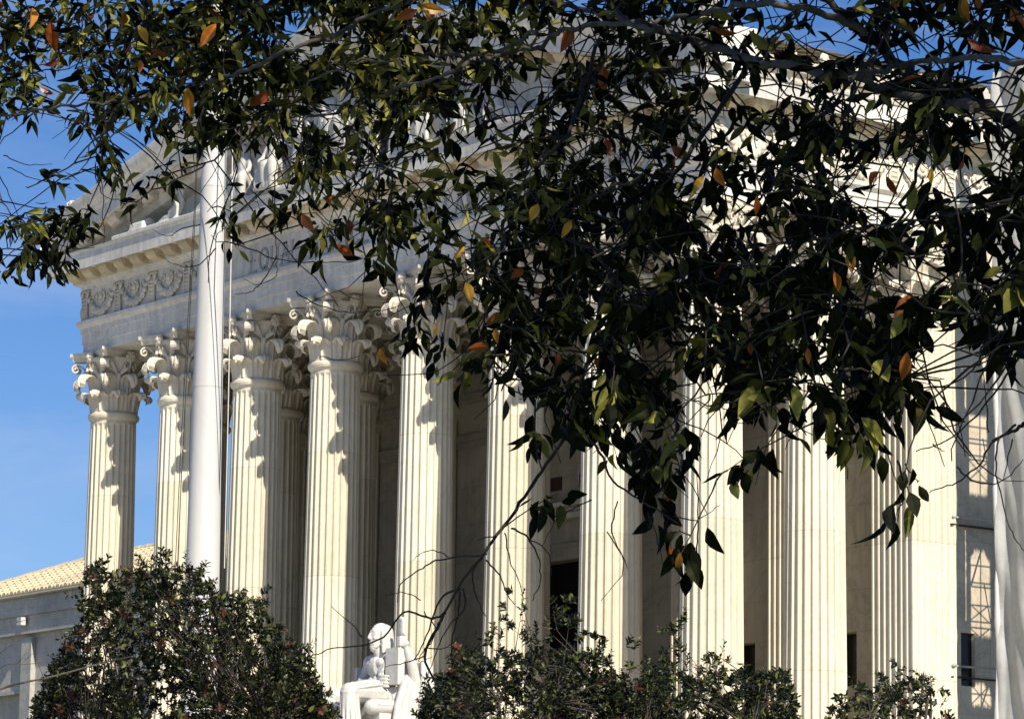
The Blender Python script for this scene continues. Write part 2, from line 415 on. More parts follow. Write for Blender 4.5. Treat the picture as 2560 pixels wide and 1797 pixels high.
for k in range(0,30):
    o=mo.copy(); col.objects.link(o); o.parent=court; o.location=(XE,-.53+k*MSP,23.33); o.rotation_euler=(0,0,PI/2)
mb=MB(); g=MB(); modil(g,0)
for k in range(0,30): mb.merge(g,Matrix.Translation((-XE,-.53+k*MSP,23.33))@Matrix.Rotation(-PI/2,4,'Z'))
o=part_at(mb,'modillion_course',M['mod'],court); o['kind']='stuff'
# ---- pediment
ZR0=23.97; SL=.235
def zr(x): return ZR0+SL*(XE+1.63-abs(x))
mb=MB()  # tympanum
mb.add([(-XE-.6,-.30,23.9),(XE+.6,-.30,23.9),(XE+.6,-.30,zr(XE+.6)-.1),(0,-.30,zr(0)+.3),(-XE-.6,-.30,zr(XE+.6)-.1)],[(0,1,2,3,4)])
part_at(mb,'tympanum',M['ent'],court)
mb=MB()
for s_ in (-1,1):   # raking cornice: profile perpendicular to slope, extruded along
    prof=[(.25,-.36),(.80,-.34),(.9,-.25),(1.0,-.2),(1.05,-.19),(1.06,0.03),(1.57,.03),(1.58,0.0),(1.63,0.0),(1.63,.42),(1.70,.45),(1.74,.55),(1.86,.70),(1.92,.86),(1.94,.98),(1.94,1.02),(.2,1.08)]
    xe=XE+1.63
    rows=[]
    for xx in (xe+.33,0.0):
        rows.append([(s_*xx,-o,ZR0+SL*(xe-xx)+z) for o,z in prof])
    if s_>0: rows.reverse()
    mb.grid(rows)
    mb.add([r for r in (rows[0] if s_<0 else rows[-1])],[tuple(range(len(prof)))])
part_at(mb,'raking_cornice',M['ent'],court)
for s_ in (-1,1):
    first=None
    for i in range(1,16):
        xx=XE+.95-i*MSP*.985
        if xx<.3: continue
        if first is None:
            g=MB(); modil(g,0); g.v=[(vx,vy,vz-SL*s_*vx) for vx,vy,vz in g.v]
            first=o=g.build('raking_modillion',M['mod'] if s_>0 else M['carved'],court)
        else: o=first.copy(); col.objects.link(o); o.parent=court
        o.location=(s_*xx,0,zr(xx)+.03)
# roof
mb=MB()
zt=zr(0)+1.05; ze=zr(XE+1.55)+1.02
for s_ in (-1,1):
    xe=XE+1.5
    n=48
    for i in range(n):
        y0=-1.7+i*(YB+1.7)/n; y1=-1.7+(i+1)*(YB+1.7)/n
        for (a,b,dz) in ((y0,y0+.16,.09),(y0+.16,y1,0)):
            mb.add([(0,a,zt+dz),(0,b,zt+dz),(s_*xe,b,ze+dz-.06),(s_*xe,a,ze+dz-.06)],[(0,1,2,3)])
part_at(mb,'roof',M['tile'],court)
for s_ in (-1,1):
    mb=MB()
    pr=[(1.64,23.84),(1.62,23.9),(1.64,24.0),(1.78,24.12),(1.85,24.26),(1.87,24.42),(1.70,24.44)]
    rows=[[(s_*(XE+o),y,z) for y in ((-1.86,YB) if s_>0 else (YB,-1.86))] for o,z in pr]
    mb.grid(rows)
    for k in range(30):
        y=-1.2+k*1.15; x=s_*(XE+1.84)
        mb.ell((x,y,24.28),(.12,.10,.13),8,6); mb.ell((x+s_*.1,y,24.25),(.06,.06,.05),6,5)
        mb.box(x-.16,x+.02,y-.13,y+.13,24.40,24.62)
        mb.ell((x-.07,y,24.64),(.09,.15,.16),8,6)
    part_at(mb,'gutter',M['carved'],court)
# acroteria
for s_ in (-1,1):
    mb=MB()
    c=Vector((s_*(XE+1.15),-1.15,24.95))
    mb.box(c.x-.45,c.x+.45,c.y-.4,c.y+.4,24.5,25.15)
    for j in range(9):
        a=PI*j/8; rr=.55
        mb.tube([c+Vector((0,0,.15)),c+Vector((math.cos(a)*rr*.5,0,.25+math.sin(a)*rr*.7)),c+Vector((math.cos(a)*rr,0,.2+math.sin(a)*rr*1.25))],[.05,.1,.09],7)
    part_at(mb,'acroterion',M['carved'],court,smooth=True)
mb=MB(); mb.box(-.5,.5,-1.5,-.8,zt,zt+.6)
for j in range(9):
    a=PI*j/8; mb.tube([(0,-1.15,zt+.6),(math.cos(a)*.35,-1.15,zt+.8+math.sin(a)*.4),(math.cos(a)*.7,-1.15,zt+.7+math.sin(a)*.9)],[.05,.12,.1],7)
part_at(mb,'acroterion',M['carved'],court,smooth=True)
# ---- frieze ornament (garlands between ribbed posts) and inscription
def garland(mb,x0,x1,z0,z1,y):
    w=x1-x0; pw=.30
    # post
    mb.box(x0-pw/2,x0+pw/2,y-.10,y,z0,z1-.14)
    for j in range(6): 
        z=z0+.08+j*(z1-z0-.25)/6; mb.tube([(x0-pw/2-.02,y-.10,z),(x0+pw/2+.02,y-.10,z)],.035,6)
    for s_ in (-1,1):
        mb.tube([(x0+s_*pw*.55,y-.1,z0+.0),(x0+s_*pw*.45,y-.12,(z0+z1)/2),(x0+s_*pw*.6,y-.12,z1-.2)],.035,6)
        mb.ell((x0+s_*.16,y-.12,z1-.12),(.10,.08,.10),8,6)
    mb.box(x0-.26,x0+.26,y-.14,y,z1-.07,z1-.005)
    # swag
    a,b=x0+.2,x1-.2
    for r_,dz in ((1,0),):
        pts=[]
        for j in range(15):
            t=j/14.; pts.append(Vector((a+(b-a)*t,y-.10,z1-.15-(z1-z0-.30)*math.sin(PI*t)**.8)))
        for j,p in enumerate(pts):
            rr=.075+.065*math.sin(PI*j/14)
            for q in range(3):
                mb.ell(p+Vector((rnd.uniform(-.06,.06),rnd.uniform(-.05,.03),rnd.uniform(-.06,.06))),(rr*rnd.uniform(.7,1.1),rr*.8,rr*rnd.uniform(.7,1.1)),7,5)
    c=Vector(((x0+x1)/2,y-.08,z1-.32))
    for j in range(8):
        an=2*PI*j/8; mb.ell(c+Vector((.15*math.cos(an),0,.15*math.sin(an))),(.085,.06,.085),7,5)
    mb.ell(c+Vector((0,-.06,0)),(.10,.08,.11),8,6)
    for s_ in (-1,1):
        sp=[]
        for j in range(12):
            an=j*.5; rr=.20*(1-j/13.); sp.append((c.x+s_*(.38)+s_*rr*math.cos(an)*.8,y-.06,c.z+.0+rr*math.sin(an)))
        mb.tube(sp,.03,6)
z0,z1=ZA+1.06,22.83
g=MB(); garland(g,0,2.05,z0,z1,-.78); g.v=[(a_,-.78+(b_+.78)*.6,c_) for a_,b_,c_ in g.v]; go=g.build('garland',M['carved'],court,smooth=True); first=True
def put_garland(loc,rz):
    global first
    if first: o=go; first=False
    else: o=go.copy(); col.objects.link(o); o.parent=court
    o.location=loc; o.rotation_euler=(0,0,rz)
for s_ in (-1,1):
    for i in range(4): put_garland((-XE-.62+i*2.05,0,0) if s_<0 else (XE+.62-(i+1)*2.05,0,0),0)
for k in range(14): put_garland((XE,-.6+k*2.05,0),PI/2)
mb=MB(); mb.ell((-XE-.74,-.74,z0+.25),(.18,.18,.26),10,8); mb.ell((-XE-.70,-.74,z0+.6),(.10,.10,.26),10,8); part_at(mb,'corner_mask',M['carved'],court,smooth=True)
G={ 'E':(.62,[(0,0,0,1,1),(0,1,.5,1,0),(0,.52,.4,.52,0),(0,0,.55,0,0)]),
 'Q':(.86,['O',(.42,.12,.9,-.18,1)]),'U':(.80,[(.05,1,.05,.35,1),(.05,.35,.16,.08,1),(.16,.08,.36,0,0),(.36,0,.58,.08,0),(.58,.08,.68,.35,0),(.68,.35,.68,1,0)]),
 'A':(.80,[(0,0,.36,1,0),(.36,1,.74,0,1),(.13,.36,.6,.36,0)]),'L':(.60,[(0,0,0,1,1),(0,0,.52,0,0)]),
 'J':(.45,[(.25,1,.25,.1,1),(.25,.1,.05,-.1,0)]),'S':(.60,[(.48,.85,.25,1,0),(.25,1,.05,.78,1),(.05,.78,.45,.3,1),(.45,.3,.25,0,1),(.25,0,0,.12,0)]),
 'T':(.72,[(.32,0,.32,1,1),(0,1,.65,1,0)]),'I':(.24,[(.05,0,.05,1,1)]),'C':(.80,['C']),
 'N':(.84,[(0,0,0,1,0),(0,1,.7,0,1),(.7,0,.7,1,0)]),'D':(.80,[(0,0,0,1,1),(0,1,.35,1,0),(.35,1,.68,.72,1),(.68,.72,.68,.28,1),(.68,.28,.35,0,1),(.35,0,0,0,0)]),
 'R':(.70,[(0,0,0,1,1),(0,1,.3,1,0),(.3,1,.46,.75,1),(.46,.75,.3,.5,1),(.3,.5,0,.5,0),(.25,.5,.66,0,1)]),
 'W':(1.1,[(0,1,.25,0,1),(.25,0,.5,1,0),(.5,1,.75,0,1),(.75,0,1.0,1,0)]),' ':(.55,[])}
def letters(mb,txt,x0,x1,zb,h,y):
    tot=sum(G[c][0]+.24 for c in txt)-.24; sc_=(x1-x0)/tot; x=x0
    for c in txt:
        w,st=G[c]
        for s_ in st:
            segs=[]
            if s_ in ('O','C'):
                a0,a1=(0,2*PI) if s_=='O' else (R(40),R(320)); nn=14
                pp=[(.40+.40*math.cos(a0+(a1-a0)*i/nn),.5+.52*math.sin(a0+(a1-a0)*i/nn)) for i in range(nn+1)]
                segs=[(*a,*b,1 if abs(math.cos(a0+(a1-a0)*(i+.5)/nn))>.5 else 0) for i,(a,b) in enumerate(zip(pp,pp[1:]))]
            else: segs=[s_]
            for (ax,az,bx,bz,k) in segs:
                A=Vector((x+ax*sc_,0,zb+az*h)); B=Vector((x+bx*sc_,0,zb+bz*h)); d=(B-A); L=d.length; d.normalize(); n_=Vector((-d.z,0,d.x)); t=.045 if k else .025
                e=.01
                q=[A-d*e+n_*t,B+d*e+n_*t,B+d*e-n_*t,A-d*e-n_*t]
                mb.add([(p.x,y,p.z) for p in q]+[(p.x,y-.03,p.z) for p in q],[(4,5,6,7),(0,1,5,4),(1,2,6,5),(2,3,7,6),(3,0,4,7)])
        for s_ in st:     # serifs
            if isinstance(s_,tuple):
                for (px,pz) in ((s_[0],s_[1]),(s_[2],s_[3])):
                    if pz in (0,1) and abs(s_[0]-s_[2])<.5 and abs(s_[1]-s_[3])>.5:
                        X=x+px*sc_; Z=zb+pz*h; mb.box(X-.09,X+.09,y-.031,y-.001,Z-.018,Z+.018)
        x+=(w+.24)*sc_
M['letter']=marble('groove_shade_letters',(.40,.39,.36),vein=.1,streak=.2)  # strokes are raised; the darker tone paints in the shade of cut grooves
def tw_(t): return sum(G[c][0]+.24 for c in t)
TX='EQUAL JUSTICE UNDER LAW'; sc0=11.6/(tw_(TX)-.24); x_=-5.8
for wd in TX.split(' '):
    mb=MB(); letters(mb,wd,x_,x_+(tw_(wd)-.24)*sc0,21.98,.62,-.782); o=part_at(mb,'inscription',M['letter'],court); o['label']='the word '+wd+' in Roman capitals on the frieze'
    x_+=tw_(wd+' ')*sc0
# ---- walls of the hall
mb=MB()
dz=13.42; dx=1.55
wins=[(11.62,12.66),(7.42,8.47),(-12.66,-11.62),(-8.47,-7.42)]
def wallx(mb,y,x0,x1,z0,z1,holes,th=.5):
    xs=sorted({x0,x1,*[h[0] for h in holes],*[h[1] for h in holes]}); zs=sorted({z0,z1,*[h[2] for h in holes],*[h[3] for h in holes]})
    for a,b in zip(xs,xs[1:]):
        for c,d in zip(zs,zs[1:]):
            if any(h[0]<=a and b<=h[1] and h[2]<=c and d<=h[3] for h in holes): continue
            mb.add([(a,y,c),(b,y,c),(b,y,d),(a,y,d)],[(0,1,2,3)])
    for (a,b,c,d) in holes:
        mb.add([(a,y,c),(b,y,c),(b,y,d),(a,y,d),(a,y+th,c),(b,y+th,c),(b,y+th,d),(a,y+th,d)],[(0,4,5,1),(1,5,6,2),(2,6,7,3),(3,7,4,0)])
holes=[(-dx,dx,ZB-.6,dz)]+[(a,b,8.92,10.36) for a,b in wins]
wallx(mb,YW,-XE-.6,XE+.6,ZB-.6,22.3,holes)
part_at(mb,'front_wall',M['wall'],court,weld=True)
XF=XE+.69
for s_ in (-1,1):
    mb=MB()
    hl=[(8.02,8.53,8.79,10.2),(12.2,12.9,8.79,10.2),(16.4,17.1,8.79,10.2)] if s_>0 else []
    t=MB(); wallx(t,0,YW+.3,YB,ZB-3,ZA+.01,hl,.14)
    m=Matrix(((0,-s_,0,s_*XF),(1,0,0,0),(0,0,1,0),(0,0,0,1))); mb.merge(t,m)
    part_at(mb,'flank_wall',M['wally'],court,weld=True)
mb=MB(); mb.box(-XE-.7,XE+.7,YB,YB+.4,ZB-3,24); part_at(mb,'rear_wall',M['wall'],court)
for a,b in wins:
    mb=MB(); mb.box(a-.02,b+.02,YW+.4,YW+.44,8.90,10.38); w=part_at(mb,'window',M['dark'],court)
for y0,y1 in ((8.02,8.53),(12.2,12.9),(16.4,17.1)):
    mb=MB(); mb.box(XF-.17,XF-.13,y0-.02,y1+.02,8.77,10.22); part_at(mb,'window',M['dark'],court)
mb=MB(); mb.box(-dx-.02,dx+.02,YW+.45,YW+.5,ZB-.6,dz+.02); dr=part_at(mb,'door',M['dark'],court)
mb=MB()
for s_ in (-1,1): mb.box(min(s_*(dx+.02),s_*(dx+.42)),max(s_*(dx+.02),s_*(dx+.42)),YW-.08,YW+.1,ZB-.6,dz+.5)
mb.box(-dx-.02,dx+.02,YW-.08,YW+.1,dz+.005,dz+.5); part_at(mb,'door_frame',M['wall'],court)
mb=MB(); mb.box(-2.3,2.3,YW-.30,YW-.01,14.62,14.78); mb.box(-2.3,2.3,YW-.36,YW-.01,14.98,15.12)
for i in range(34):
    x=-2.2+i*.1333; mb.ell((x,YW-.22,14.88),(.052,.08,.09),6,5)
mb.box(-2.25,2.25,YW-.15,YW-.01,14.785,14.975)
part_at(mb,'door_entablature',M['carved'],court)
for a_ in (-1.02,.42): mb=MB(); mb.box(a_,a_+.6,YW-.05,YW+.05,15.55,15.95); part_at(mb,'grille',M['red'],court)
mb=MB()   # string courses on wall
mb.box(-XE+.8,XE-.8,YW-.10,YW-.002,17.55,17.75); mb.box(-XE+.8,XE-.8,YW-.06,YW-.003,17.35,17.547)
mb.box(-XE+.8,XE-.8,YW-.12,YW-.002,ZN-.1,ZN+.2)
part_at(mb,'string_course',M['wall'],court)
# ---- ceiling and beams of the portico
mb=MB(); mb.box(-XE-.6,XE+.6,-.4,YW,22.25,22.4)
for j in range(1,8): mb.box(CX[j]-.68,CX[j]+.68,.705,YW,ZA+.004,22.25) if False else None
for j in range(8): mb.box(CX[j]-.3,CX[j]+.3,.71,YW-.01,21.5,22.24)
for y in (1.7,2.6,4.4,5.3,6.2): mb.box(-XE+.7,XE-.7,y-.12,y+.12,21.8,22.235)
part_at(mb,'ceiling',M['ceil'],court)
mb=MB(); mb.box(-XE+.69,XE-.69,D-.70,D+.70,ZA+.003,21.9); part_at(mb,'architrave_beam',M['wall'],court)
# ---- podium and steps
mb=MB(); mb.box(-XE-1.4,XE+1.4,-1.35,YB,GZ,ZB-.62); part_at(mb,'podium',M['step'],court)
mb=MB(); ns=38; hh=(ZB-.62-GZ)/ns
for i in range(ns-1):
    y1=-1.35-i*.34; z=ZB-.62-(i+1)*hh
    mb.box(-14.5,14.5,y1-.34,y1,GZ,z)
part_at(mb,'steps',M['step'],court)
for s_ in (-1,1):
    cx=s_*17.3; mb=MB()
    mb.box(cx-2.7,cx+2.7,-15.5,-1.36,GZ,4.1); mb.box(cx-2.85,cx+2.85,-15.65,-1.34,4.1,4.35)
    part_at(mb,'cheek_block',M['step'],court)
# ---- pediment sculpture
def limb(mb,pts,rs):
    for (a,b),(ra,rb) in zip(zip(pts,pts[1:]),zip(rs,rs[1:])):
        a=Vector(a);b=Vector(b); mb.tube([a,a.lerp(b,.5),b],[ra,(ra+rb)/2*1.05,rb],10)
        mb.ell(a,(ra,)*3,10,8); mb.ell(b,(rb,)*3,10,8)
def figure(mb,x,z,kind,s_,h):
    y=-1.22 if kind!='recline' else -1.15
    def P(a,b,c): return Vector((x+s_*a*h,y+b*h,z+c*h))
    if kind=='recline':
        limb(mb,[P(-.9,0,.10),P(-.45,-.05,.18),P(0,0,.16)],[.06*h,.09*h,.13*h]); limb(mb,[P(-.8,.1,.08),P(-.4,.1,.30),P(0,.05,.16)],[.06*h,.08*h,.12*h])
        limb(mb,[P(0,0,.18),P(.15,0,.42),P(.24,0,.60)],[.14*h,.16*h,.12*h]); mb.ell(P(.27,-.02,.80),(.10*h,.10*h,.125*h)); limb(mb,[P(.24,0,.6),P(.27,0,.74)],[.06*h,.06*h])
        limb(mb,[P(.2,-.14,.56),P(.38,-.2,.32),P(.35,-.2,.06)],[.07*h,.055*h,.05*h]); limb(mb,[P(.2,.1,.56),P(0,-.1,.38),P(-.2,-.12,.28)],[.07*h,.05*h,.04*h])
        for j in range(6): limb(mb,[P(-.1-.12*j,-.12,.02),P(.05-.12*j,-.08,.22)],[.035*h,.03*h])
    elif kind=='sit':
        limb(mb,[P(0,.05,.42),P(0,.05,.72),P(0,.05,.9)],[.16*h,.17*h,.12*h]); mb.ell(P(-.03,0,1.12),(.09*h,.10*h,.12*h)); limb(mb,[P(0,.03,.9),P(0,.03,1.04)],[.055*h,.055*h])
        for q in (-.12,.12): limb(mb,[P(q,.05,.42),P(q-.15,-.22,.44),P(q-.15,-.2,.05)],[.12*h,.10*h,.08*h])
        for q in (-.2,.2): limb(mb,[P(q,.05,.86),P(q*1.4,-.05,.6),P(q-.1,-.25,.5)],[.07*h,.055*h,.045*h])
        for j in range(6): limb(mb,[P(-.25+.09*j,-.22,.42),P(-.28+.1*j,-.24,.02)],[.035*h,.045*h])
        mb.box(x-.28*h,x+.28*h,y-.02,y+.38*h,z,z+.42*h)
    elif kind=='stand':
        for q in (-.08,.09): limb(mb,[P(q,0,.88),P(q*1.2,-.04,.48),P(q,.02,.03)],[.11*h,.08*h,.06*h])
        limb(mb,[P(0,0,.9),P(0,0,1.2),P(0,0,1.4)],[.15*h,.17*h,.12*h]); mb.ell(P(-.02,0,1.64),(.09*h,.10*h,.12*h)); limb(mb,[P(0,0,1.4),P(0,0,1.55)],[.055*h,.055*h])
        limb(mb,[P(-.2,0,1.38),P(-.3,-.05,1.08),P(-.15,-.2,.95)],[.07*h,.055*h,.045*h]); limb(mb,[P(.2,0,1.38),P(.32,0,1.12),P(.34,-.08,.85)],[.07*h,.055*h,.045*h])
        for j in range(7): limb(mb,[P(-.16+.055*j,-.09,.95),P(-.20+.07*j,-.10,.05)],[.03*h,.045*h])
mb=MB(); zf=23.96
mb.box(-12.9,12.9,-1.5,-.32,23.93,24.14)
for s_ in (-1,1):
    for k,(x,kind,h) in enumerate([(9.6,'recline',1.15),(7.3,'recline',1.35),(5.7,'sit',1.45),(4.0,'sit',1.75),(2.5,'stand',1.45),(1.25,'stand',1.6)]):
        figure(mb,s_*x,24.1,kind,-s_ if kind=='recline' else s_,h)
    for j in range(3): mb.tube([(s_*(11.9+j*.0),-1.35+j*.18,24.25+(.12 if j==1 else 0)),(s_*11.1,-1.35+j*.18,24.25+(.12 if j==1 else 0))],.13,10)
figure(mb,0,24.7,'sit',1,1.9); mb.box(-.8,.8,-1.4,-.75,24.1,24.75)
ps=remesh(mb,'pediment_sculpture',M['statue'],court,.05,3)
# ================================================================ WING (left)

def onp(u,v,y):
    d=FW+RT*((u-1280)/F)-UP*((v-898.5)/F); t=(y-CAM.y)/d.y; return CAM+d*t
wing=empty('wing_building',(-30,5,GZ),'low marble side wing with a pale tiled roof, left of the tall columns','building')
wy=14.6; q0=onp(0,1490,wy); ZE=q0.z; WS=(q0-CAM).dot(FW)/135.; XL,XR=-76,-15.4
mb=MB(); wr=onp(53,1735,wy+.25).x; wz=onp(40,1735,wy+.25).z; whole=[(wr-2.5*WS-k*5.2*WS,wr-k*5.2*WS,wz-2.6*WS,wz) for k in range(-4,3)]; whole=[h for h in whole if h[1]<XR-1]
wallx(mb,wy+.25,XL,XR,GZ,ZE-.9*WS,whole,.45)
part_at(mb,'wall',M['wing'],wing,weld=True)
mb=MB()
for (z0,z1,o) in ((ZE-.22*WS,ZE-.06*WS,.34),(ZE-.85*WS,ZE-.225*WS,.14),(ZE-1.22*WS,-.853*WS+ZE,.02),(ZE-1.5*WS,ZE-1.223*WS,.06)): mb.box(XL,XR,wy-o,wy+.6,z0,z1)
part_at(mb,'cornice',M['wing'],wing)
for (a,b,c,d) in whole:
    mb=MB(); mb.box(b+.25*WS,b+.95*WS,wy+.02,wy+.3,GZ,ZE-1.62*WS); part_at(mb,'pilaster',M['wing'],wing)
for (a,b,c,d) in whole:
    mb=MB(); mb.box(a-.01,b+.01,wy+.62,wy+.66,c-.01,d+.01); w=part_at(mb,'window',M['wing'],wing)
    m2=MB()
    for q in ((a-.14,a,c-.14,d+.14),(b,b+.14,c-.14,d+.14),(a,b,d,d+.14),(a,b,c-.14,c)): m2.box(q[0],q[1],wy+.16,wy+.27,q[2],q[3])
    part_at(m2,'frame',M['wing'],w)
# hip roof of barrel tiles
TP=math.tan(R(22)); rows_=16; 
def roofpt(u,v):   # intersection of a pixel ray with the roof plane z=ZE+TP*(y-wy)
    d=FW+RT*((u-1280)/F)-UP*((v-898.5)/F); nn=Vector((0,-TP,1)); t=((Vector((0,wy,ZE))-CAM).dot(nn))/d.dot(nn); return CAM+d*t
edge=[roofpt(u,v) for u,v in ((-160,1502),(0,1466),(100,1437),(207,1407),(330,1381),(383,1371),(470,1357))]
def ytop(x):
    if x<=edge[0].x: return edge[0].y
    for a,b in zip(edge,edge[1:]):
        if x<=b.x: return a.y+(b.y-a.y)*(x-a.x)/(b.x-a.x)
    return edge[-1].y
mb=MB(); m2=MB(); x=XL; tw=.62
while x<XR:
    yt=max(wy+.2,ytop(x)); 
    mb.add([(x,wy-.35,ZE-.05),(x+tw,wy-.35,ZE-.05),(x+tw,yt,ZE-.05+TP*(yt-wy)),(x,yt,ZE-.05+TP*(yt-wy))],[(0,1,2,3)])
    y=wy-.38; k=0
    while y<yt:
        ye=min(yt+.05,y+.62); lift=.07
        for (xa,wd) in ((x,.13),(x+.31,.17)):
            rows=[]
            for (yy,dz_) in ((y,lift),(ye,.02)):
                zz=ZE-.02+TP*(yy-wy)+dz_
                rows.append([(xa+wd*math.cos(a),yy,zz+wd*.9*math.sin(a)) for a in [PI*j/6 for j in range(7)]])
            mb.grid(rows); mb.add(rows[0],[(0,1,2,3,4,5,6)])
        mb.box(x-.0,x+tw,y,y+.03,ZE-.05+TP*(y-wy),ZE+.0+TP*(y-wy)+.03)
        y+=.62
    # ridge / hip cap tile
    m2.tube([(x-.02,yt,ZE+TP*(yt-wy)+.06),(x+tw-.06,max(wy+.2,ytop(x+tw)),ZE+TP*(max(wy+.2,ytop(x+tw))-wy)+.08)],.17,8)
    x+=tw
rf=part_at(mb,'roof',M['tile'],wing); part_at(m2,'ridge_tiles',M['tile'],rf)
mb=MB(); mb.box(XL,XR,wy+.8,wy+14,GZ,ZE-.9); part_at(mb,'rear_block',M['wing'],wing)
# back slope
mb=MB()
for a,b in zip(edge,edge[1:]):
    mb.add([a+Vector((0,0,.02)),b+Vector((0,0,.02)),Vector((b.x,b.y+11,ZE-.6)),Vector((a.x,a.y+11,ZE-.6))],[(0,1,2,3)])
part_at(mb,'roof_back',M['tile'],wing)
# floodlight on the wing cornice
lp=onp(59,1553,wy-.16)
mb=MB(); mb.box(lp.x-.17,lp.x+.17,lp.y-.22,lp.y,lp.z-.16,lp.z+.16); mb.tube([lp+Vector((0,0,.1)),lp+Vector((0,.15,.35))],.02,6)
o=mb.build('floodlight',M['pole']); o['label']='small white floodlight fixed to the cornice of the low left wing'; o['category']='floodlight'
# ================================================================ FLAGPOLE
PB=at(500,1500,43.); fx,fy=PB.x,PB.y
axis=[]
bb=at(505,1400,43.); tt=at(532,600,43.)
pole=empty('flagpole',(fx,fy,GZ),'tall white flagpole standing in front of the second column from the left','flagpole')
def polex(z): 
    t=(z-bb.z)/(tt.z-bb.z); return bb.lerp(tt,t)
# the pole itself is plumb: centre it on the mean of the two measured points
pc=(bb+tt)/2; pc.z=0
mb=MB()
prof=[]
for z,r in ((GZ+.6,.235),(2.,.22),(bb.z,.1925),(tt.z,.152),(14.,.10),(19.,.06)): prof.append((r,z))
mb.lathe(prof,40,(pc.x,pc.y,0),True)
part_at(mb,'pole',M['pole'],pole,smooth=True)
mb=MB(); mb.lathe([(.9,GZ),(.9,GZ+.2),(.6,GZ+.25),(.5,GZ+.5),(.42,GZ+.8),(.30,GZ+1.3),(.26,GZ+1.8),(.24,GZ+1.9)],24,(pc.x,pc.y,0),True); part_at(mb,'base',M['bronze'],pole,smooth=True)
mb=MB(); mb.ell((pc.x,pc.y,19.1),(.16,.16,.16)); part_at(mb,'finial',M['bronze'],pole,smooth=True)
def rope(name,pts,r,mat):
    mb=MB(); mb.tube(pts,r,6); return part_at(mb,name,mat,pole,smooth=True)
rope('halyard',[at(561,1420,42.7),at(571,1000,42.7),at(578,620,42.7),Vector((pc.x,pc.y,19))+RT*.08],.007,M['rope'])
rope('halyard',[at(544,1420,42.75),at(553,1000,42.75),at(561,620,42.75),at(564,300,42.76),Vector((pc.x,pc.y,18.9))+RT*.03-FW*.08],.005,M['cable'])
rope('halyard',[at(440,1500,42.9),at(458,1100,42.9),at(476,760,42.9),at(489,520,42.9),Vector((pc.x,pc.y,18.8))-RT*.1],.005,M['cable'])
rope('halyard',[at(434,1500,42.9),at(453,1100,42.9),at(472,760,42.9),at(486,520,42.9),Vector((pc.x,pc.y,18.7))-RT*.1],.005,M['cable'])
# ================================================================ STATUE
ZS=86.
PV=at(961,1723,ZS)
stat=empty('seated_statue',(PV.x,PV.y,PV.z-2.6),'white marble statue of a seated bearded man holding a tall tablet','statue')
def W(a,b,c): return PV+Vector((a,-b,c))*1.05
mb=MB()
# legs
for s_,kz in ((-1,-.26),(1,-.13)):
    kx=-.46 if s_<0 else .36; kb=1.27 if s_<0 else 1.17
    limb(mb,[W(s_*.20,.0,-.12),W(kx,kb,kz)],[.28,.19]); limb(mb,[W(kx,kb,kz),W(kx,kb-.07,-.7),W(kx,kb-.17,-1.3)],[.19,.17,.11])
    limb(mb,[W(s_*.38,1.0,-1.3),W(s_*.38,1.25,-1.33),W(s_*.38,1.42,-1.36)],[.13,.11,.07])
# torso, bare and muscular
limb(mb,[W(0,.0,.0),W(0,.06,.28),W(0,.09,.50)],[.30,.275,.315])
for s_ in (-1,1):
    mb.ell(W(s_*.17,.235,.55),(.205,.12,.125)); mb.ell(W(s_*.27,.08,.46),(.14,.20,.22)); mb.ell(W(s_*.24,.09,.70),(.22,.13,.09))
    for q in range(3): mb.ell(W(s_*.085,.31-.01*q,.10+.115*q),(.085,.055,.055))
limb(mb,[W(.02,.09,.66),W(.05,.15,.95)],[.14,.12])
for s_ in (-1,1): limb(mb,[W(s_*.09,.22,.68),W(.04+s_*.12,.16,.98)],[.035,.04])
for s_ in (-1,1): mb.ell(W(s_*.46,.06,.60),(.18,.18,.19))
limb(mb,[W(-.48,.05,.56),W(-.55,.10,.34),W(-.60,.22,.13)],[.155,.145,.11]); limb(mb,[W(-.60,.22,.13),W(-.30,.30,.11),W(.22,.32,.14)],[.12,.12,.07])
limb(mb,[W(.48,.0,.56),W(.70,-.12,.34),W(.90,-.18,.12)],[.165,.15,.125]); limb(mb,[W(.90,-.18,.12),W(.93,-.06,.50),W(.90,.08,.88)],[.13,.125,.07])
mb.ell(W(.30,.34,.15),(.11,.07,.10))
for i in range(4):   # fingers of the right hand on the face of the tablet
    z=.25-.075*i; limb(mb,[W(.34,.37,z),W(.44,.39,z-.005),W(.54,.36,z-.01),W(.60,.31,z-.015)],[.045,.036,.033,.026])
limb(mb,[W(.28,.34,.22),W(.34,.35,.31),W(.40,.34,.37)],[.05,.038,.03])
mb.ell(W(.90,.10,.94),(.10,.10,.09))
for i in range(4):   # left hand closed on the sword hilt and tablet top
    limb(mb,[W(.92,.13,.90+.055*i),W(.88,.22,.90+.055*i),W(.79,.23,.89+.055*i),W(.75,.15,.88+.05*i)],[.042,.034,.031,.027])
limb(mb,[W(.86,.08,.96),W(.78,.12,1.02),W(.70,.18,.99)],[.05,.036,.03])
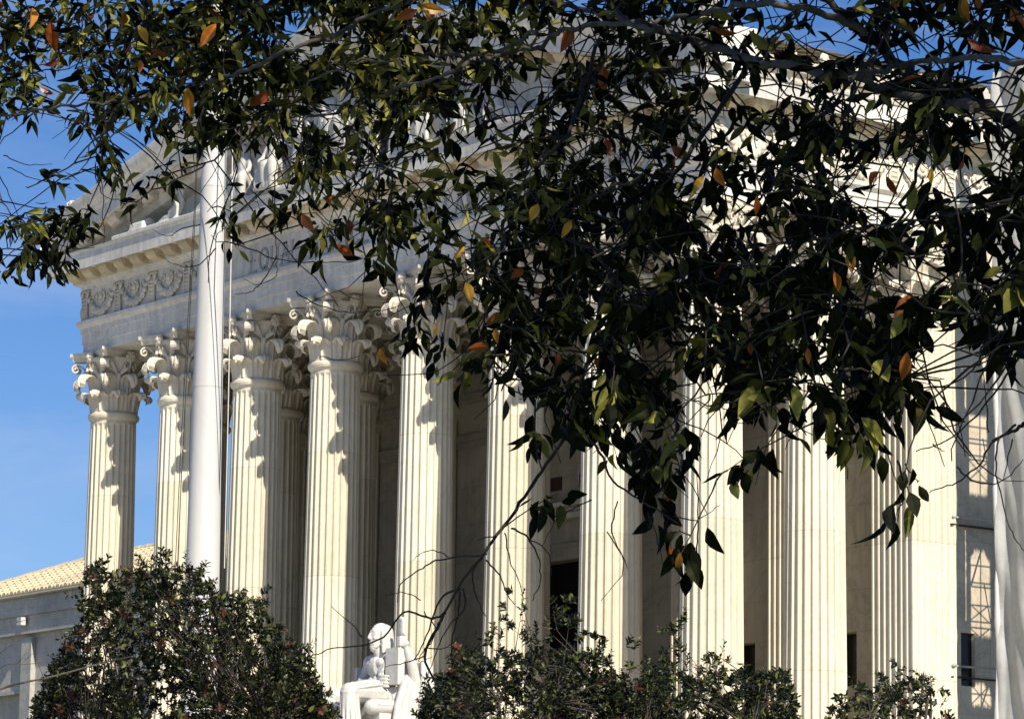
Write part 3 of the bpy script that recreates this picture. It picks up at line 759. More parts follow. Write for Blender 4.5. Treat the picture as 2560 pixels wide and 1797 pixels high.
# head turned a little to its right, bearded
def HD(a,b,c):
    an=R(14); x_=a*math.cos(an)-b*math.sin(an); y_=a*math.sin(an)+b*math.cos(an)
    return W(.08+x_*1.02,.17+y_*1.04,1.16+c*1.12)
mb.ell(HD(0,0,.02),(.215,.27,.275)); mb.ell(HD(0,.07,-.12),(.155,.20,.22)); mb.ell(HD(0,.13,-.25),(.12,.13,.10)); limb(mb,[HD(0,.10,-.20),HD(0,.02,-.36)],[.12,.13])
limb(mb,[HD(0,.225,.06),HD(0,.275,-.05)],[.030,.040]); mb.ell(HD(0,.26,-.06),(.05,.045,.03))
for s_ in (-1,1):
    limb(mb,[HD(.025*s_,.225,.075),HD(.10*s_,.195,.082),HD(.155*s_,.13,.06)],[.024,.026,.020]); mb.ell(HD(s_*.075,.185,.022),(.048,.035,.022)); mb.ell(HD(s_*.175,-.01,-.02),(.04,.06,.085)); mb.ell(HD(s_*.10,.165,-.06),(.07,.065,.06))
mb.ell(HD(0,.235,-.135),(.065,.035,.018)); mb.ell(HD(0,.23,-.17),(.055,.035,.022))
body=remesh(mb,'figure',M['statue'],stat,.016,2)
def sub(mb,name,vox=.018,sm=2): return remesh(mb,name,M['statue'],stat,vox,sm)
mb=MB()   # cloth bound round the brow, hair falling to the shoulders, short beard
rows=[]
for i in range(9):
    an=i/8*PI*.60; row=[]
    for k in range(28):
        ph=2*PI*k/28; rr_=1+.045*math.sin(ph*11+i*.5)
        row.append(HD(.205*math.sin(an)*math.cos(ph)*rr_,-.025+.235*math.sin(an)*math.sin(ph)*rr_,.075+.165*math.cos(an)*(1 if an<PI/2 else .6)))
    rows.append(row)
mb.grid(rows,True); mb.add(rows[-1],[tuple(range(28))]); mb.add(rows[0],[tuple(range(27,-1,-1))])
for i in range(12):
    a_=R(165+i*19); x_=.185*math.cos(a_); y_=.20*math.sin(a_)-.01
    limb(mb,[HD(x_,y_,.05),HD(x_*1.10,y_*1.02-.02,-.14),HD(x_*1.22,y_*1.05-.01,-.33+.03*math.sin(i*2))],[.06,.06,.04])
for i in range(13):
    a_=(i-6)/6.; limb(mb,[HD(a_*.145,.15-.10*a_*a_+.02,-.16),HD(a_*.12,.225-.10*a_*a_,-.23),HD(a_*.06,.20-.03*abs(a_),-.31+.03*abs(a_))],[.022,.030,.022])
sub(mb,'hair',.017,1)
mb=MB()   # robe: smooth over thighs and shins, with raised folds
def fold(pts,rs): limb(mb,[W(*p) for p in pts],rs)
fold([(.20,-.05,-.10),(.36,1.17,-.15),(.36,1.17,-.16)],[.30,.225,.225]); fold([(-.20,-.05,-.12),(-.46,1.27,-.26),(-.46,1.27,-.27)],[.29,.225,.225])
fold([(.36,1.17,-.16),(.37,1.12,-.75),(.38,1.08,-1.35)],[.225,.22,.30]); fold([(-.46,1.27,-.27),(-.47,1.22,-.8),(-.48,1.18,-1.35)],[.225,.21,.28])
mb.ell(W(0,.05,-.06),(.48,.34,.16))
for i in range(7):   # cloth slung between the knees
    t=i/6.; z=-.22-.15*i; fold([(-.34,1.30-.05*i*.3,z-.02),(-.02,1.08-.05*i*.3,z-.22),(.22,1.24-.05*i*.3,z+.02)],[.04,.05,.04])
for i in range(5): fold([(-.02+.02*i,1.06-.12*i,-.30+.03*i),(.0,1.0-.12*i,-.8),(.02,.95,-1.35)],[.06,.07,.09])
for i in range(7):   # folds running back from the left knee over the thigh
    t=i/6.; a_=R(20+i*26); fold([(.36+.225*math.cos(a_),1.12,-.15+.225*math.sin(a_)),(.31+.262*math.cos(a_+.25),.6,-.125+.262*math.sin(a_+.25)),(.24+.30*math.cos(a_+.5),.12,-.11+.30*math.sin(a_+.5))],[.012,.030,.02])
for i in range(5):
    a_=R(40+i*30); fold([(-.46+.225*math.cos(a_),1.22,-.26+.225*math.sin(a_)),(-.33+.255*math.cos(a_+.25),.6,-.21+.255*math.sin(a_+.25)),(-.22+.285*math.cos(a_+.4),.2,-.14+.285*math.sin(a_+.4))],[.012,.028,.02])
for i in range(9):   # folds down the shins
    a_=R(-30+i*27); fold([(.36+.20*math.cos(a_),1.17+.20*math.sin(a_),-.25),(.37+.225*math.cos(a_+.1),1.12+.225*math.sin(a_+.1),-.75),(.38+.31*math.cos(a_),1.08+.31*math.sin(a_),-1.4)],[.012,.032,.05])
for i in range(8):
    a_=R(0+i*27); fold([(-.46+.20*math.cos(a_),1.27+.20*math.sin(a_),-.40),(-.47+.215*math.cos(a_+.1),1.22+.215*math.sin(a_+.1),-.8),(-.48+.29*math.cos(a_),1.18+.29*math.sin(a_),-1.4)],[.012,.028,.045])
for i in range(8):   # mantle from the left shoulder over the arm and the throne
    t=i/7.; fold([(.28+.18*t,-.16+.02*i,.72-.05*t),(.60+.14*t,-.26+.02*i,.52-.22*t),(.90+.04*t,-.36+.07*i,.06),(1.0,-.36+.10*i,-.45),(1.02+.03*(i%2),-.36+.12*i,-1.35)],[.05,.07,.075+.02*(i%2),.07+.02*(i%2),.08])
for i in range(6): fold([(.86,-.50+.02*i,.66-.02*i),(1.03,-.50+.04*i,.34-.05*i),(1.09+.03*(i%2),-.52+.06*i,-.3),(1.10,-.5+.08*i,-1.3)],[.05,.06,.06+.02*(i%2),.07])
for i in range(7): fold([(.40+.05*i,.22-.02*i,-.02),(.54+.055*i,.26-.02*i,-.30),(.62+.06*i,.30,-.62)],[.05,.04+.02*(i%2),.05])
for i in range(4): fold([(.20+.05*i,.24,.62),(.22+.05*i,.31,.36),(.26+.05*i,.32,.10)],[.026,.030,.03])
sub(mb,'robe',.018,1)
mb=MB(); limb(mb,[W(.74,.86,-.47),W(.74,-.35,-.47)],[.165,.165]); 
for j in range(5): mb.tube([W(.74,.30+.012*j-.05,-.47),W(.74,.90+.02*j,-.47)],[.168-.028*j]*2,20)
for j in range(10): limb(mb,[W(.74+.165*math.cos(R(20+j*16)),.80,-.47+.165*math.sin(R(20+j*16))),W(.74+.165*math.cos(R(20+j*16)),-.2,-.47+.165*math.sin(R(20+j*16)))],[.016,.016])
sub(mb,'arm_roll',.017,1)
mb=MB(); mb.box(-.225,.225,-.09,.09,0,.80)
tm=Matrix.Translation(W(.655,.19,.05))@Matrix.Rotation(R(2),4,'Z')@Matrix.Scale(1.05,4)
t2=MB(); t2.merge(mb,tm); o=t2.build('tablet',M['statue'],stat); o.location=-Vector(stat.location)
mb=MB()   # sheathed sword
limb(mb,[W(.84,.16,-.9),W(.84,.14,.8)],[.06,.05]); mb.box(-.13,.13,-.03,.03,0,.06,Matrix.Translation(W(.84,.14,1.10))); limb(mb,[W(.84,.14,1.12),W(.84,.14,1.44)],[.058,.058])
for j in range(5): limb(mb,[W(.80,.14,1.18+j*.06),W(.88,.14,1.18+j*.06)],[.058,.058])
mb.ell(W(.84,.14,1.47),(.08,.08,.05))
sub(mb,'sword',.018,1)
mb=MB()
for (a0,a1,b0,b1,c0,c1) in ((-.85,.85,-.62,-.42,-1.5,.60),(-.88,-.62,-.415,.75,-1.5,-.2),(.62,.90,-.415,.75,-1.5,-.62),(-.615,.615,-.415,.8,-1.5,-.28),(-.95,.95,-.7,1.65,-1.75,-1.505),(-.99,-.885,-.6,.16,-1.5,.55)):
    mb.box(PV.x+a0,PV.x+a1,PV.y-b1,PV.y-b0,PV.z+c0,PV.z+c1)
part_at(mb,'throne',M['statue'],stat)
mb=MB(); mb.box(PV.x-1.3,PV.x+1.3,PV.y-1.9,PV.y+1.1,4.36,PV.z-1.756); part_at(mb,'pedestal',M['step'],stat)
# ================================================================ SCAFFOLD (right)
scaf=empty('scaffold',(19,8,GZ),'scaffolding wrapped in grey tarpaulin at the right end of the building','scaffold')
YT=7.62; XT=17.45
def lit(yw,z):
    if 8.36<yw<9.02 and 13.93<z<16.05: return True
    if 8.40<yw<9.10:
        top=12.42-1.4*max(0,abs(yw-8.72)-.18); 
        if 10.15<z<top: return True
        if 8.30<z<8.88-.9*max(0,abs(yw-8.72)-.15): return True
    if 8.02<yw<8.14 and 16.3<z<17.3: return True
    if 8.22<yw<8.30 and (16.2<z<17.0): return True
    if 8.00<yw<8.03 and (14.0<z<14.6 or 12.3<z<12.7 or 11.2<z<12): return True
    if 8.20<yw<8.225 and (10.5<z<13.0): return True
    if 8.88<yw<9.02 and 17<z<17.8: return True
    return False
mb=MB(); NX,NZ=190,230; X1=26.5; Z0,Z1=GZ,25.0
def tz(i,j):
    x=XT+(X1-XT)*i/NX; z=Z0+(Z1-Z0)*j/NZ
    y=YT+.03*math.sin(x*2.3+.7*math.sin(z*.33))+.035*math.sin(x*5.1+z*.45+1.3*math.sin(z*.8))+.04*math.sin(z*1.7+x*3.4)*math.sin(z*.9+x*2)+.02*math.sin(x*11+z*2.1)
    if x-XT<.22: y-=.10*math.cos((x-XT)/.22*PI/2)
    return (x,y,z)
vs=[tz(i,j) for j in range(NZ+1) for i in range(NX+1)]; fs=[]
for j in range(NZ):
    for i in range(NX):
        x,y,z=tz(i+.5,j+.5)
        if x>18.2:
            t=(x-XF)/SUN.x; yw=y-SUN.y*t; zw=z-SUN.z*t
            if lit(yw,zw): continue  # added openings, out of view, shaped to let sun patches onto the flank wall
        fs.append((j*(NX+1)+i,j*(NX+1)+i+1,(j+1)*(NX+1)+i+1,(j+1)*(NX+1)+i))
mb.add(vs,fs); part_at(mb,'tarpaulin',M['tarp'],scaf,smooth=True)
mb=MB()   # rolled edge of the sheet
pts=[(XT-.03+.015*math.sin(z*1.3),YT-.04+.02*math.sin(z*2.1),z) for z in [GZ+i*.5 for i in range(54)]]
mb.tube(pts,[.055+.028*math.sin(i*1.1)+.012*math.sin(i*2.7) for i in range(54)],8); part_at(mb,'rolled_edge',M['pole'],scaf,smooth=True)
mb=MB()
for x in (XT+.05,23.4,26.4):
    for y in (YT+.35,YT+1.5): mb.tube([(x,y,GZ),(x,y,25)],.03,6)
z=GZ+1.2
while z<25:
    mb.tube([(23.4,YT+.35,z),(26.4,YT+.35,z)],.028,6); mb.tube([(XT,YT+.9,z),(XT+1.2,YT+.9,z)],.022,6); z+=1.95
XQ=18.75; tq=(XQ-XF)/SUN.x
def wp(yw,zw): return (XQ,yw+SUN.y*tq,zw+SUN.z*tq)
mb.tube([wp(8.74,7),wp(8.78,18.5)],.022,6); mb.tube([wp(8.30,7),wp(8.30,18.5)],.03,6); mb.tube([wp(9.16,7),wp(9.16,18.5)],.03,6)
for zz in (15.75,15.42,15.30,14.98,14.86,14.28,12.02,11.56,11.45,10.96,10.52,10.36,8.60): mb.tube([wp(8.28,zz),wp(9.2,zz)],.017,6)
for (z0,z1) in ((14.30,14.84),(10.98,10.54),(10.34,9.9),(8.3,8.85)): mb.tube([wp(8.36,z0),wp(9.04,z1)],.016,6); mb.tube([wp(8.36,z1),wp(9.04,z0)],.016,6)
part_at(mb,'frame',M['tube'],scaf,smooth=True)
for (z,r,y0,y1) in ((13.22,.032,7.7,9.2),(9.27,.03,7.66,9.3)):
    mb=MB(); mb.tube([(XF+.02,y0,z+.02),(XF+.35,y1-.3,z-.0),(XT+.2,YT+.4,z+.05)],r,8); mb.ell((XF+.06,y0+.05,z+.02),(.06,.09,.06))
    part_at(mb,'tie_bar',M['tube'],scaf,smooth=True)
for a_,b_ in ((13.02,.10),(8.98,.06)): mb=MB(); mb.box(XF+.005,XF+b_,7.62,9.4,a_,a_+.04); part_at(mb,'ledger_board',M['twig'],scaf)
# ================================================================ VEGETATION
def leafgeo(mb,base,d,nrm,L,W_,fold=.25,curl=.2,hi=False):
    d=d.normalized(); s_=d.cross(nrm)
    if s_.length<1e-3: s_=d.cross(Vector((.3,.5,.8)))
    s_.normalize(); n_=s_.cross(d)
    prof=((.0,.04),(.14,.52),(.36,1.),(.60,.88),(.82,.46),(1.,.0)) if hi else ((.0,.06),(.25,.85),(.62,.85),(1.,.0))
    c=[];l=[];r=[]
    for t,w in prof:
        p=base+d*(L*t)-n_*(curl*L*t*t)
        c.append(p); l.append(p+s_*(W_*.5*w)+n_*(fold*W_*.5*w)); r.append(p-s_*(W_*.5*w)+n_*(fold*W_*.5*w))
    n=len(prof); vs=l+c+r; fs=[]
    for i in range(n-1):
        if i==n-2: fs+= [(i,n+i,n+i+1),(n+i,2*n+i,n+i+1)]
        else: fs+= [(i,n+i,n+i+1,i+1),(n+i,2*n+i,2*n+i+1,n+i+1)]
    mb.add(vs,fs)
rr=random.Random(5)
def rv(): 
    while True:
        v=Vector((rr.uniform(-1,1),rr.uniform(-1,1),rr.uniform(-1,1)))
        if .05<v.length<1: return v.normalized()
# coverage of the hanging canopy as the photograph shows it, 100-pixel cells
DM=["82 84 88 88 92 95 95 90 95 95 90 55 80 85 62 82 70 76 75 80 70 75 80 75 75 80",
"76 86 88 90 95 95 85 90 90 90 80 55 70 75 85 88 85 80 75 70 30 45 75 70 50 50",
"62 52 65 80 90 95 92 90 88 92 88 82 72 75 88 90 85 75 75 62 50 75 75 80 60 70",
"28 22 70 92 95 75 82 72 50 85 92 85 52 80 86 86 80 82 82 82 80 82 82 75 80 85",
"15 52 58 40 32 50 50 68 72 90 72 85 80 86 92 86 86 72 86 88 88 80 70 45 50 78",
"50 48 42 10 04 30 60 60 66 86 80 66 80 88 88 80 86 86 68 80 55 48 68 28 36 72",
"34 22 00 00 00 10 02 05 22 62 40 86 80 88 92 82 76 82 76 82 76 52 80 68 72 80",
"00 00 00 00 00 00 00 00 06 42 42 52 82 82 86 82 76 76 80 74 70 80 86 86 80 86",
"00 00 00 00 00 00 00 00 00 10 34 46 80 84 78 84 88 84 74 84 88 86 88 84 80 66",
"00 00 00 00 00 00 00 00 00 00 06 14 72 66 60 82 84 82 78 84 82 84 80 62 14 20",
"00 00 00 00 00 00 00 00 00 00 00 00 06 60 66 70 66 68 78 72 66 80 60 10 02 05",
"00 00 00 00 00 00 00 00 00 00 00 00 00 24 54 60 52 54 56 50 50 46 34 02 00 00",
"00 00 00 00 00 00 00 00 00 00 00 00 00 00 26 14 24 20 30 34 03 16 05 00 00 00",
"00 00 00 00 00 00 00 00 00 00 00 00 00 00 22 10 24 00 00 00 00 10 18 00 00 00",
"00 00 00 00 00 00 00 00 00 00 00 00 00 00 00 00 10 00 00 00 00 00 00 00 00 00"]
DM=[[int(q)/100 for q in r_.split()] for r_ in DM]
def cov(u,v):
    x=u/100-.5; y=v/100-.5; i=math.floor(x); j=math.floor(y); fx_=x-i; fy_=y-j
    def g(a,b): 
        if b>=len(DM) : return 0
        return DM[max(0,b)][min(25,max(0,a))]
    return (g(i,j)*(1-fx_)+g(i+1,j)*fx_)*(1-fy_)+(g(i,j+1)*(1-fx_)+g(i+1,j+1)*fx_)*fy_
def depth(u,v): return 13.2-4.2*min(1.1,max(0,u/2560))-1.2*min(1,max(0,v/1300))
tb=at(3150,900,8.1)
tree=empty('overhanging_tree',(tb.x,tb.y,GZ),'large dark leafy tree with a few orange leaves, overhanging the whole upper view','tree')
limbs=[ # (path in picture points, start radius px, end radius px, depth shift)
 ([(3150,620),(2900,480),(2700,380),(2560,330),(2440,262),(2333,217),(2268,174),(2160,87),(2072,0),(1960,-110),(1800,-260)],36,16,.25),
 ([(2440,262),(2250,238),(2140,195),(1990,165),(1880,150),(1760,113),(1703,93),(1638,80),(1577,57),(1530,40),(1460,27),(1390,0),(1250,-60)],27,11,-.6),
 ([(2160,87),(2050,30),(1920,9),(1842,13),(1768,35),(1660,48),(1577,57)],20,10,-.9),
 ([(2900,250),(2700,180),(2560,156),(2390,143),(2302,156),(2203,174),(2129,190)],20,11,-1.1),
 ([(1640,78),(1564,63),(1421,72),(1334,117),(1213,148),(1147,170),(1060,205),(960,230),(860,280),(740,300)],14,6,-.9),
 ([(1340,80),(1312,91),(1200,138),(1110,138),(1000,152),(880,165),(760,210)],10,5,-.8),
 ([(1250,-60),(1080,-20),(900,56),(803,100),(695,135),(600,180),(480,215),(370,243),(260,256),(130,270),(0,290),(-120,300)],13,5,-.8),
 ([(1000,-40),(800,-10),(620,20),(450,60),(300,100),(150,110),(0,175),(-100,180)],9,4,.4),
 ([(1500,100),(1443,260),(1408,347),(1360,400),(1317,490),(1270,565),(1243,640),(1215,700)],11,5,-.8),
 ([(1880,150),(1760,330),(1690,430),(1595,565),(1551,630),(1520,700),(1480,840),(1452,960),(1408,1095),(1345,1190),(1276,1292),(1212,1380),(1150,1460),(1098,1560)],13,7,-.3),
 ([(2900,420),(2700,470),(2560,495),(2507,504),(2398,530),(2311,547),(2120,575),(1980,620),(1860,700)],10,4,-.3),
 ([(2333,217),(2300,400),(2240,560),(2180,700),(2130,850),(2080,980)],11,4,-.4),
 ([(2700,380),(2620,560),(2540,700),(2480,820),(2420,930)],11,4,-.5),
 ([(2140,195),(2020,330),(1930,480),(1880,640),(1830,800),(1800,960)],10,4,-.3),
 ([(1060,205),(980,330),(930,470),(880,560),(800,600)],7,3,.2),
 ([(740,210),(640,330),(520,410),(400,470),(300,520)],6,3,.1),
 ([(370,243),(250,340),(150,430),(60,470)],5,3,0),
 ([(1690,430),(1500,480),(1330,560),(1180,650),(1060,720)],8,3,-.2),
 ([(0,175),(-20,400),(20,520),(110,600)],5,3,.2),
]
nodes=[]; bark=MB(); limb_objs=[]
def crx(pts,k=5):
    out=[]
    P=[pts[0]]+list(pts)+[pts[-1]]
    for i in range(1,len(P)-2):
        for j in range(k):
            t=j/k; a,b,c,d=P[i-1],P[i],P[i+1],P[i+2]
            out.append(.5*((2*b)+(-a+c)*t+(2*a-5*b+4*c-d)*t*t+(-a+3*b-3*c+d)*t**3))
    out.append(pts[-1]); return out
for li,(pl,r0_,r1_,ds) in enumerate(limbs):
    p3=[at(u,v,depth(u,v)+ds+.25*math.sin(i*1.3+li)) for i,(u,v) in enumerate(pl)]
    c=crx([Vector(p) for p in p3],6); n=len(c); Zm=[(p-CAM).dot(FW) for p in c]
    rads=[((r0_+(r1_-r0_)*i/(n-1))*.5*1.0)*Zm[i]/F*(1+.10*math.sin(i*1.7+li)) for i in range(n)]
    nz=.0018 if li==9 else .005; c=[p+Vector((rr.gauss(0,nz),rr.gauss(0,nz),rr.gauss(0,nz))) for p in c]
    mbl=MB(); mbl.tube(c,rads,10); o=part_at(mbl,'limb',M['bark'] if li not in (0,8,9,11,12,13) else M['twig'],tree,smooth=True)
    for p,r_ in zip(c,rads): nodes.append((p,r_))
# trunk
mb=MB(); tr_top=at(3150,620,depth(3150,620))
tpts=crx([Vector((tb.x,tb.y,GZ-.1)),Vector((tb.x+.03,tb.y,GZ+1.)),tb.lerp(tr_top,.55)*.5+Vector((tb.x,tb.y,.6))*.5,tr_top,tr_top+Vector((.05,.10,1.1)),tr_top+Vector((-.15,.25,2.3)),tr_top+Vector((-.1,.2,3.6))],5)
mb.tube(tpts,[.24-.17*(i/(len(tpts)-1))+(.10 if i==0 else .03 if i==1 else 0) for i in range(len(tpts))],14)
part_at(mb,'trunk',M['bark'],tree,smooth=True)
tw=MB(); lf=MB(); orl=MB()
Pn=[n_[0] for n_ in nodes]; arr=np.array([tuple(p) for p in Pn]); rad_n=[n_[1] for n_ in nodes]
cnt=len(arr); cap_=60000; buf=np.zeros((cap_,3)); buf[:cnt]=arr
def addnode(p):
    global cnt
    if cnt<cap_: buf[cnt]=(p.x,p.y,p.z); cnt+=1
def twig_to(p,r_=.0019):
    q=np.array((p.x,p.y,p.z)); dd=((buf[:cnt]-q)**2).sum(1)+.0
    k=int(dd.argmin()); a=Vector(buf[k]); L=(p-a).length
    if L>1.4: return None,None
    n=max(3,int(L/.05)); pts=[]; side=rv()*L*.10
    for i in range(n+1):
        t=i/n; q_=a.lerp(p,t)+side*math.sin(PI*t)+Vector((0,0,1))*(L*.12*math.sin(PI*t))+rv()*.004*(1 if 0<i<n else 0)
        pts.append(q_)
    for q_ in pts[1:]: addnode(q_)
    tw.tube(pts,[r_*(1.5-.9*i/n) for i in range(n+1)],4,False)
    return a,(pts[-1]-pts[-2]).normalized()
def cluster(p,d,nl,Lm,vary=1.0,hang=.55,mbx=None,hi=True,bright=.0,wide=0.):
    global visleaf
    mbx=mbx or lf
    for i in range(nl):
        dirv=(d*.6+rv()*.9+Vector((0,0,-hang))).normalized()
        b=p+rv()*.025-d*rr.uniform(0,.11)
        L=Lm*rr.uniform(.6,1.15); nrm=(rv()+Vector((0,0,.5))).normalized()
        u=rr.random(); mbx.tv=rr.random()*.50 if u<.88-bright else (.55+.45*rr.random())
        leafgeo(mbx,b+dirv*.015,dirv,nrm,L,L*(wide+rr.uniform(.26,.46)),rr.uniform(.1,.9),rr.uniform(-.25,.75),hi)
# cells -> clusters
cl=[]
for j in range(-1,15):
    for i in range(-1,32):
        for s_ in range(90):
            u=i*100+rr.uniform(0,100); v=j*100+rr.uniform(0,100); c=cov(u,v+(26 if u>1900 else 6))
            if c<=0.01: continue
            Z=depth(u,v); pm=F/Z; Lp=.068*pm; 
            tau=-math.log(1-min(.95,c)); per=7.0; area=.62*Lp*(Lp*.42)*.60*per
            # expected clusters in cell
            nq=noise.noise(Vector((u*.0105,v*.0105,3.3)))+.6*noise.noise(Vector((u*.024,v*.024,9.1)))
            if rr.random()<tau*10000/area/90*1.0*min(2.2,max((.55 if v<360 else .30) if v<700 else .6,1+(2.1 if v<700 else 1.2)*nq)): cl.append((u,v))
rr.shuffle(cl)
cand=[]
for u,v in cl:
    Z=depth(u,v)+max(-.9,min(1.1,rr.gauss(0,.5))); cand.append((u,v,at(u,v,Z)))
# nearest first so the twigs branch outwards
base=buf[:cnt].copy()
def dist0(p): return float((((base-np.array(tuple(p)))**2).sum(1)).min())
cand.sort(key=lambda c:dist0(c[2]))
vis=[]
for u,v,p in cand:
    a,d=twig_to(p)
    if a is None: continue
    sz=.063*(1.0+.22*max(0,(u-1200)/1360)*max(0,min(1,(v-300)/700)))
    cluster(p,d,rr.randint(7,15),sz,hang=.35+.5*max(0,min(1,(v-200)/700)),bright=.34 if u<1400 and v<650 else .07,wide=.12*max(0,min(1,(u-1000)/500))*max(0,min(1,(v-350)/350))); vis.append(p)  # upper left gets a larger share of leaves in the painted sunlit tone
# bare twigs hanging and on the bare branch
def bare(pl,r_,Zs=0,kids=3):
    p3=crx([at(u,v,depth(u,v)-.3+Zs) for u,v in pl],5); n=len(p3)
    tw.tube([p+rv()*.0025 for p in p3],[r_*(1-.6*i/(n-1)) for i in range(n)],5,False)
for pl,r_ in [([(1098,1560),(1060,1640),(1100,1720),(1120,1797)],.0045),([(1150,1470),(1100,1500),(1065,1590),(1035,1650)],.0035),([(1115,1530),(1080,1545),(1010,1530),(960,1590),(900,1612),(830,1620),(780,1640)],.0035),
  ([(905,1590),(880,1560),(830,1515)],.0022),([(1215,1385),(1150,1392),(1090,1400),(1050,1425),(1000,1460),(995,1505)],.003),([(1120,1392),(1085,1375),(1050,1385),(1035,1400)],.0018),([(1240,1340),(1210,1345),(1190,1350)],.0022),
  ([(1280,1320),(1320,1345),(1345,1390),(1350,1450),(1330,1500)],.003),([(1320,1345),(1370,1380),(1378,1440)],.002),([(1262,1330),(1275,1400),(1300,1460),(1310,1500)],.002),([(1215,1400),(1250,1440),(1270,1490),(1290,1510)],.0025),
  ([(1190,1410),(1180,1440),(1195,1500),(1215,1540)],.003),([(1150,1480),(1145,1540),(1130,1600),(1130,1660)],.003),([(1160,1470),(1160,1520),(1120,1570),(1090,1630),(1065,1700)],.0025),([(1060,1620),(1110,1620),(1150,1590)],.002),([(1060,1640),(1000,1660),(960,1665)],.002),
  ([(1050,1500),(1010,1480),(965,1490)],.0018),([(1060,1530),(1090,1580),(1050,1640),(1052,1655),(1080,1640)],.0018),
  ([(500,560),(450,575),(420,590),(380,575)],.002),([(540,620),(500,660),(450,665),(400,640)],.0022),([(575,605),(620,620),(700,650),(800,655),(900,650),(1000,620)],.0025),([(690,640),(660,700),(625,730),(590,735)],.0025),([(690,655),(690,690),(640,712),(608,695)],.0018),([(686,440),(688,540),(690,600),(692,650)],.0022),([(850,560),(760,610),(700,640)],.002),
  ([(740,730),(790,760),(860,780),(950,778),(1010,760)],.0022),([(845,725),(880,745),(900,750)],.0015),([(800,890),(850,900),(900,890)],.0018),
  ([(2560,870),(2500,960),(2400,1080),(2290,1130)],.003),([(2330,1110),(2360,1130)],.002),([(2540,1060),(2480,1110),(2440,1170),(2380,1210),(2322,1230)],.0028),([(2393,1170),(2430,1200),(2500,1205),(2560,1150)],.0022),
  ([(2500,1090),(2490,1160),(2500,1230),(2530,1330),(2560,1375)],.0022),([(2470,1080),(2465,1000),(2460,950)],.002),([(2560,1060),(2530,1080),(2480,1100)],.005),([(2530,1100),(2505,1200)],.0018),([(2245,1150),(2260,1230),(2240,1290)],.003),([(2262,1160),(2290,1200),(2298,1200)],.0018),([(2262,1210),(2280,1240),(2300,1248)],.0018),
  ([(1440,1060),(1500,1130),(1530,1200),(1620,1260),(1700,1310)],.0042),([(1480,1250),(1400,1290),(1355,1365)],.002),([(1545,1250),(1530,1330),(1560,1420),(1500,1500)],.002),([(1520,1330),(1560,1400),(1570,1420)],.0018),([(1620,1280),(1640,1340),(1660,1420)],.002),([(1700,1400),(1740,1380),(1745,1300),(1740,1180)],.0025),([(1690,1290),(1740,1300),(1800,1260)],.002),
  ([(0,890),(60,400+500)],.0001),([(10,388),(60,410),(130,412)],.0022),([(20,418),(80,445),(180,470)],.002),([(0,500),(60,515),(170,525)],.003),([(0,440),(30,500),(60,560),(130,560)],.002)]:
    bare(pl,r_)
# twiggy thin growth without leaves through the lower right canopy
for k in range(560):
    u=rr.uniform(1200,2620) if k<400 else rr.uniform(0,1200); v=rr.uniform(0,1000) if k<400 else rr.uniform(0,620)
    if cov(u,v)<.4: continue
    p=at(u,v,depth(u,v)+rr.uniform(-.8,.8)); d=(RT*rr.uniform(-1,1)+UP*rr.uniform(-1,.6)+FW*rr.uniform(-.5,.5)).normalized(); L=rr.uniform(.15,.45)
    sd=rv()*L*.25; pts=[p+d*(L*t)+sd*math.sin(PI*t*.9)+rv()*.006 for t in (0,.14,.28,.42,.56,.7,.84,1)]
    q=buf[int(((buf[:cnt]-np.array(tuple(p)))**2).sum(1).argmin())]; pts=[Vector(q)]+pts
    tw.tube(pts,[.0028-.0002*i for i in range(9)],4,False)
# individual orange leaves, where they hang
for (u,v,ln,dr) in [(125,65,85,-1.4),(345,75,60,-1.1),(540,70,80,-2.2),(470,230,85,-1.5),(1050,25,75,-.2),(1040,35,60,-2.6),(1062,205,52,-1.3),(755,545,62,-1.0),(1165,715,62,-1.3),(1790,430,60,-1.2),(1760,450,60,-2.2),(1205,605,40,-.8),(1160,625,50,-2.2),
   (1875,865,45,-1.5),(2268,890,85,-1.7),(2215,450,65,-1.),(2200,440,60,-2.4),(1085,820,40,-1.5),(950,880,48,-1.4),(2085,690,60,-1.2),(1240,830,45,-1.5),(1345,520,55,-2.),(1890,500,60,-1.5),(2410,5,70,-1.5),(350,160,40,-1.6),(1700,1390,60,-1.7),(1670,1370,45,-1.4),(1395,890,45,-1.8),(2330,430,50,-1.6),(2120,640,60,-1.3),(1490,900,40,-1.5),(1430,560,60,-2.1),(2020,880,45,-1.5),(80,30,60,-1.5),]:
    Z=depth(u,v)-.9; p=at(u,v-10,Z); L=ln*Z/F*.88; d=(RT*math.cos(dr)+UP*math.sin(dr)+FW*rr.uniform(-.3,.3)).normalized()
    orl.tv=rr.choice([.1,.25,.5,.6,.75,.95]); leafgeo(orl,p,d,(-FW+rv()*.9+Vector((.4,0,.3))).normalized(),L,L*rr.uniform(.32,.55),rr.uniform(.3,1.1),rr.uniform(-.2,.8),True)
    a_=buf[int(((buf[:cnt]-np.array(tuple(p)))**2).sum(1).argmin())]
    tw.tube([Vector(a_),(Vector(a_)+p)/2+Vector((0,0,.02)),p],[.0022,.0018,.0015],4,False)
for k in range(95):   # scattered dull rust ones in the mass
    p=rr.choice(vis)+rv()*.12; orl.tv=rr.uniform(0,.3); d=(rv()+Vector((0,0,-.8))).normalized(); L=.07*rr.uniform(.7,1.2)
    leafgeo(orl,p,d,rv(),L,L*.45,.3,.2,True)
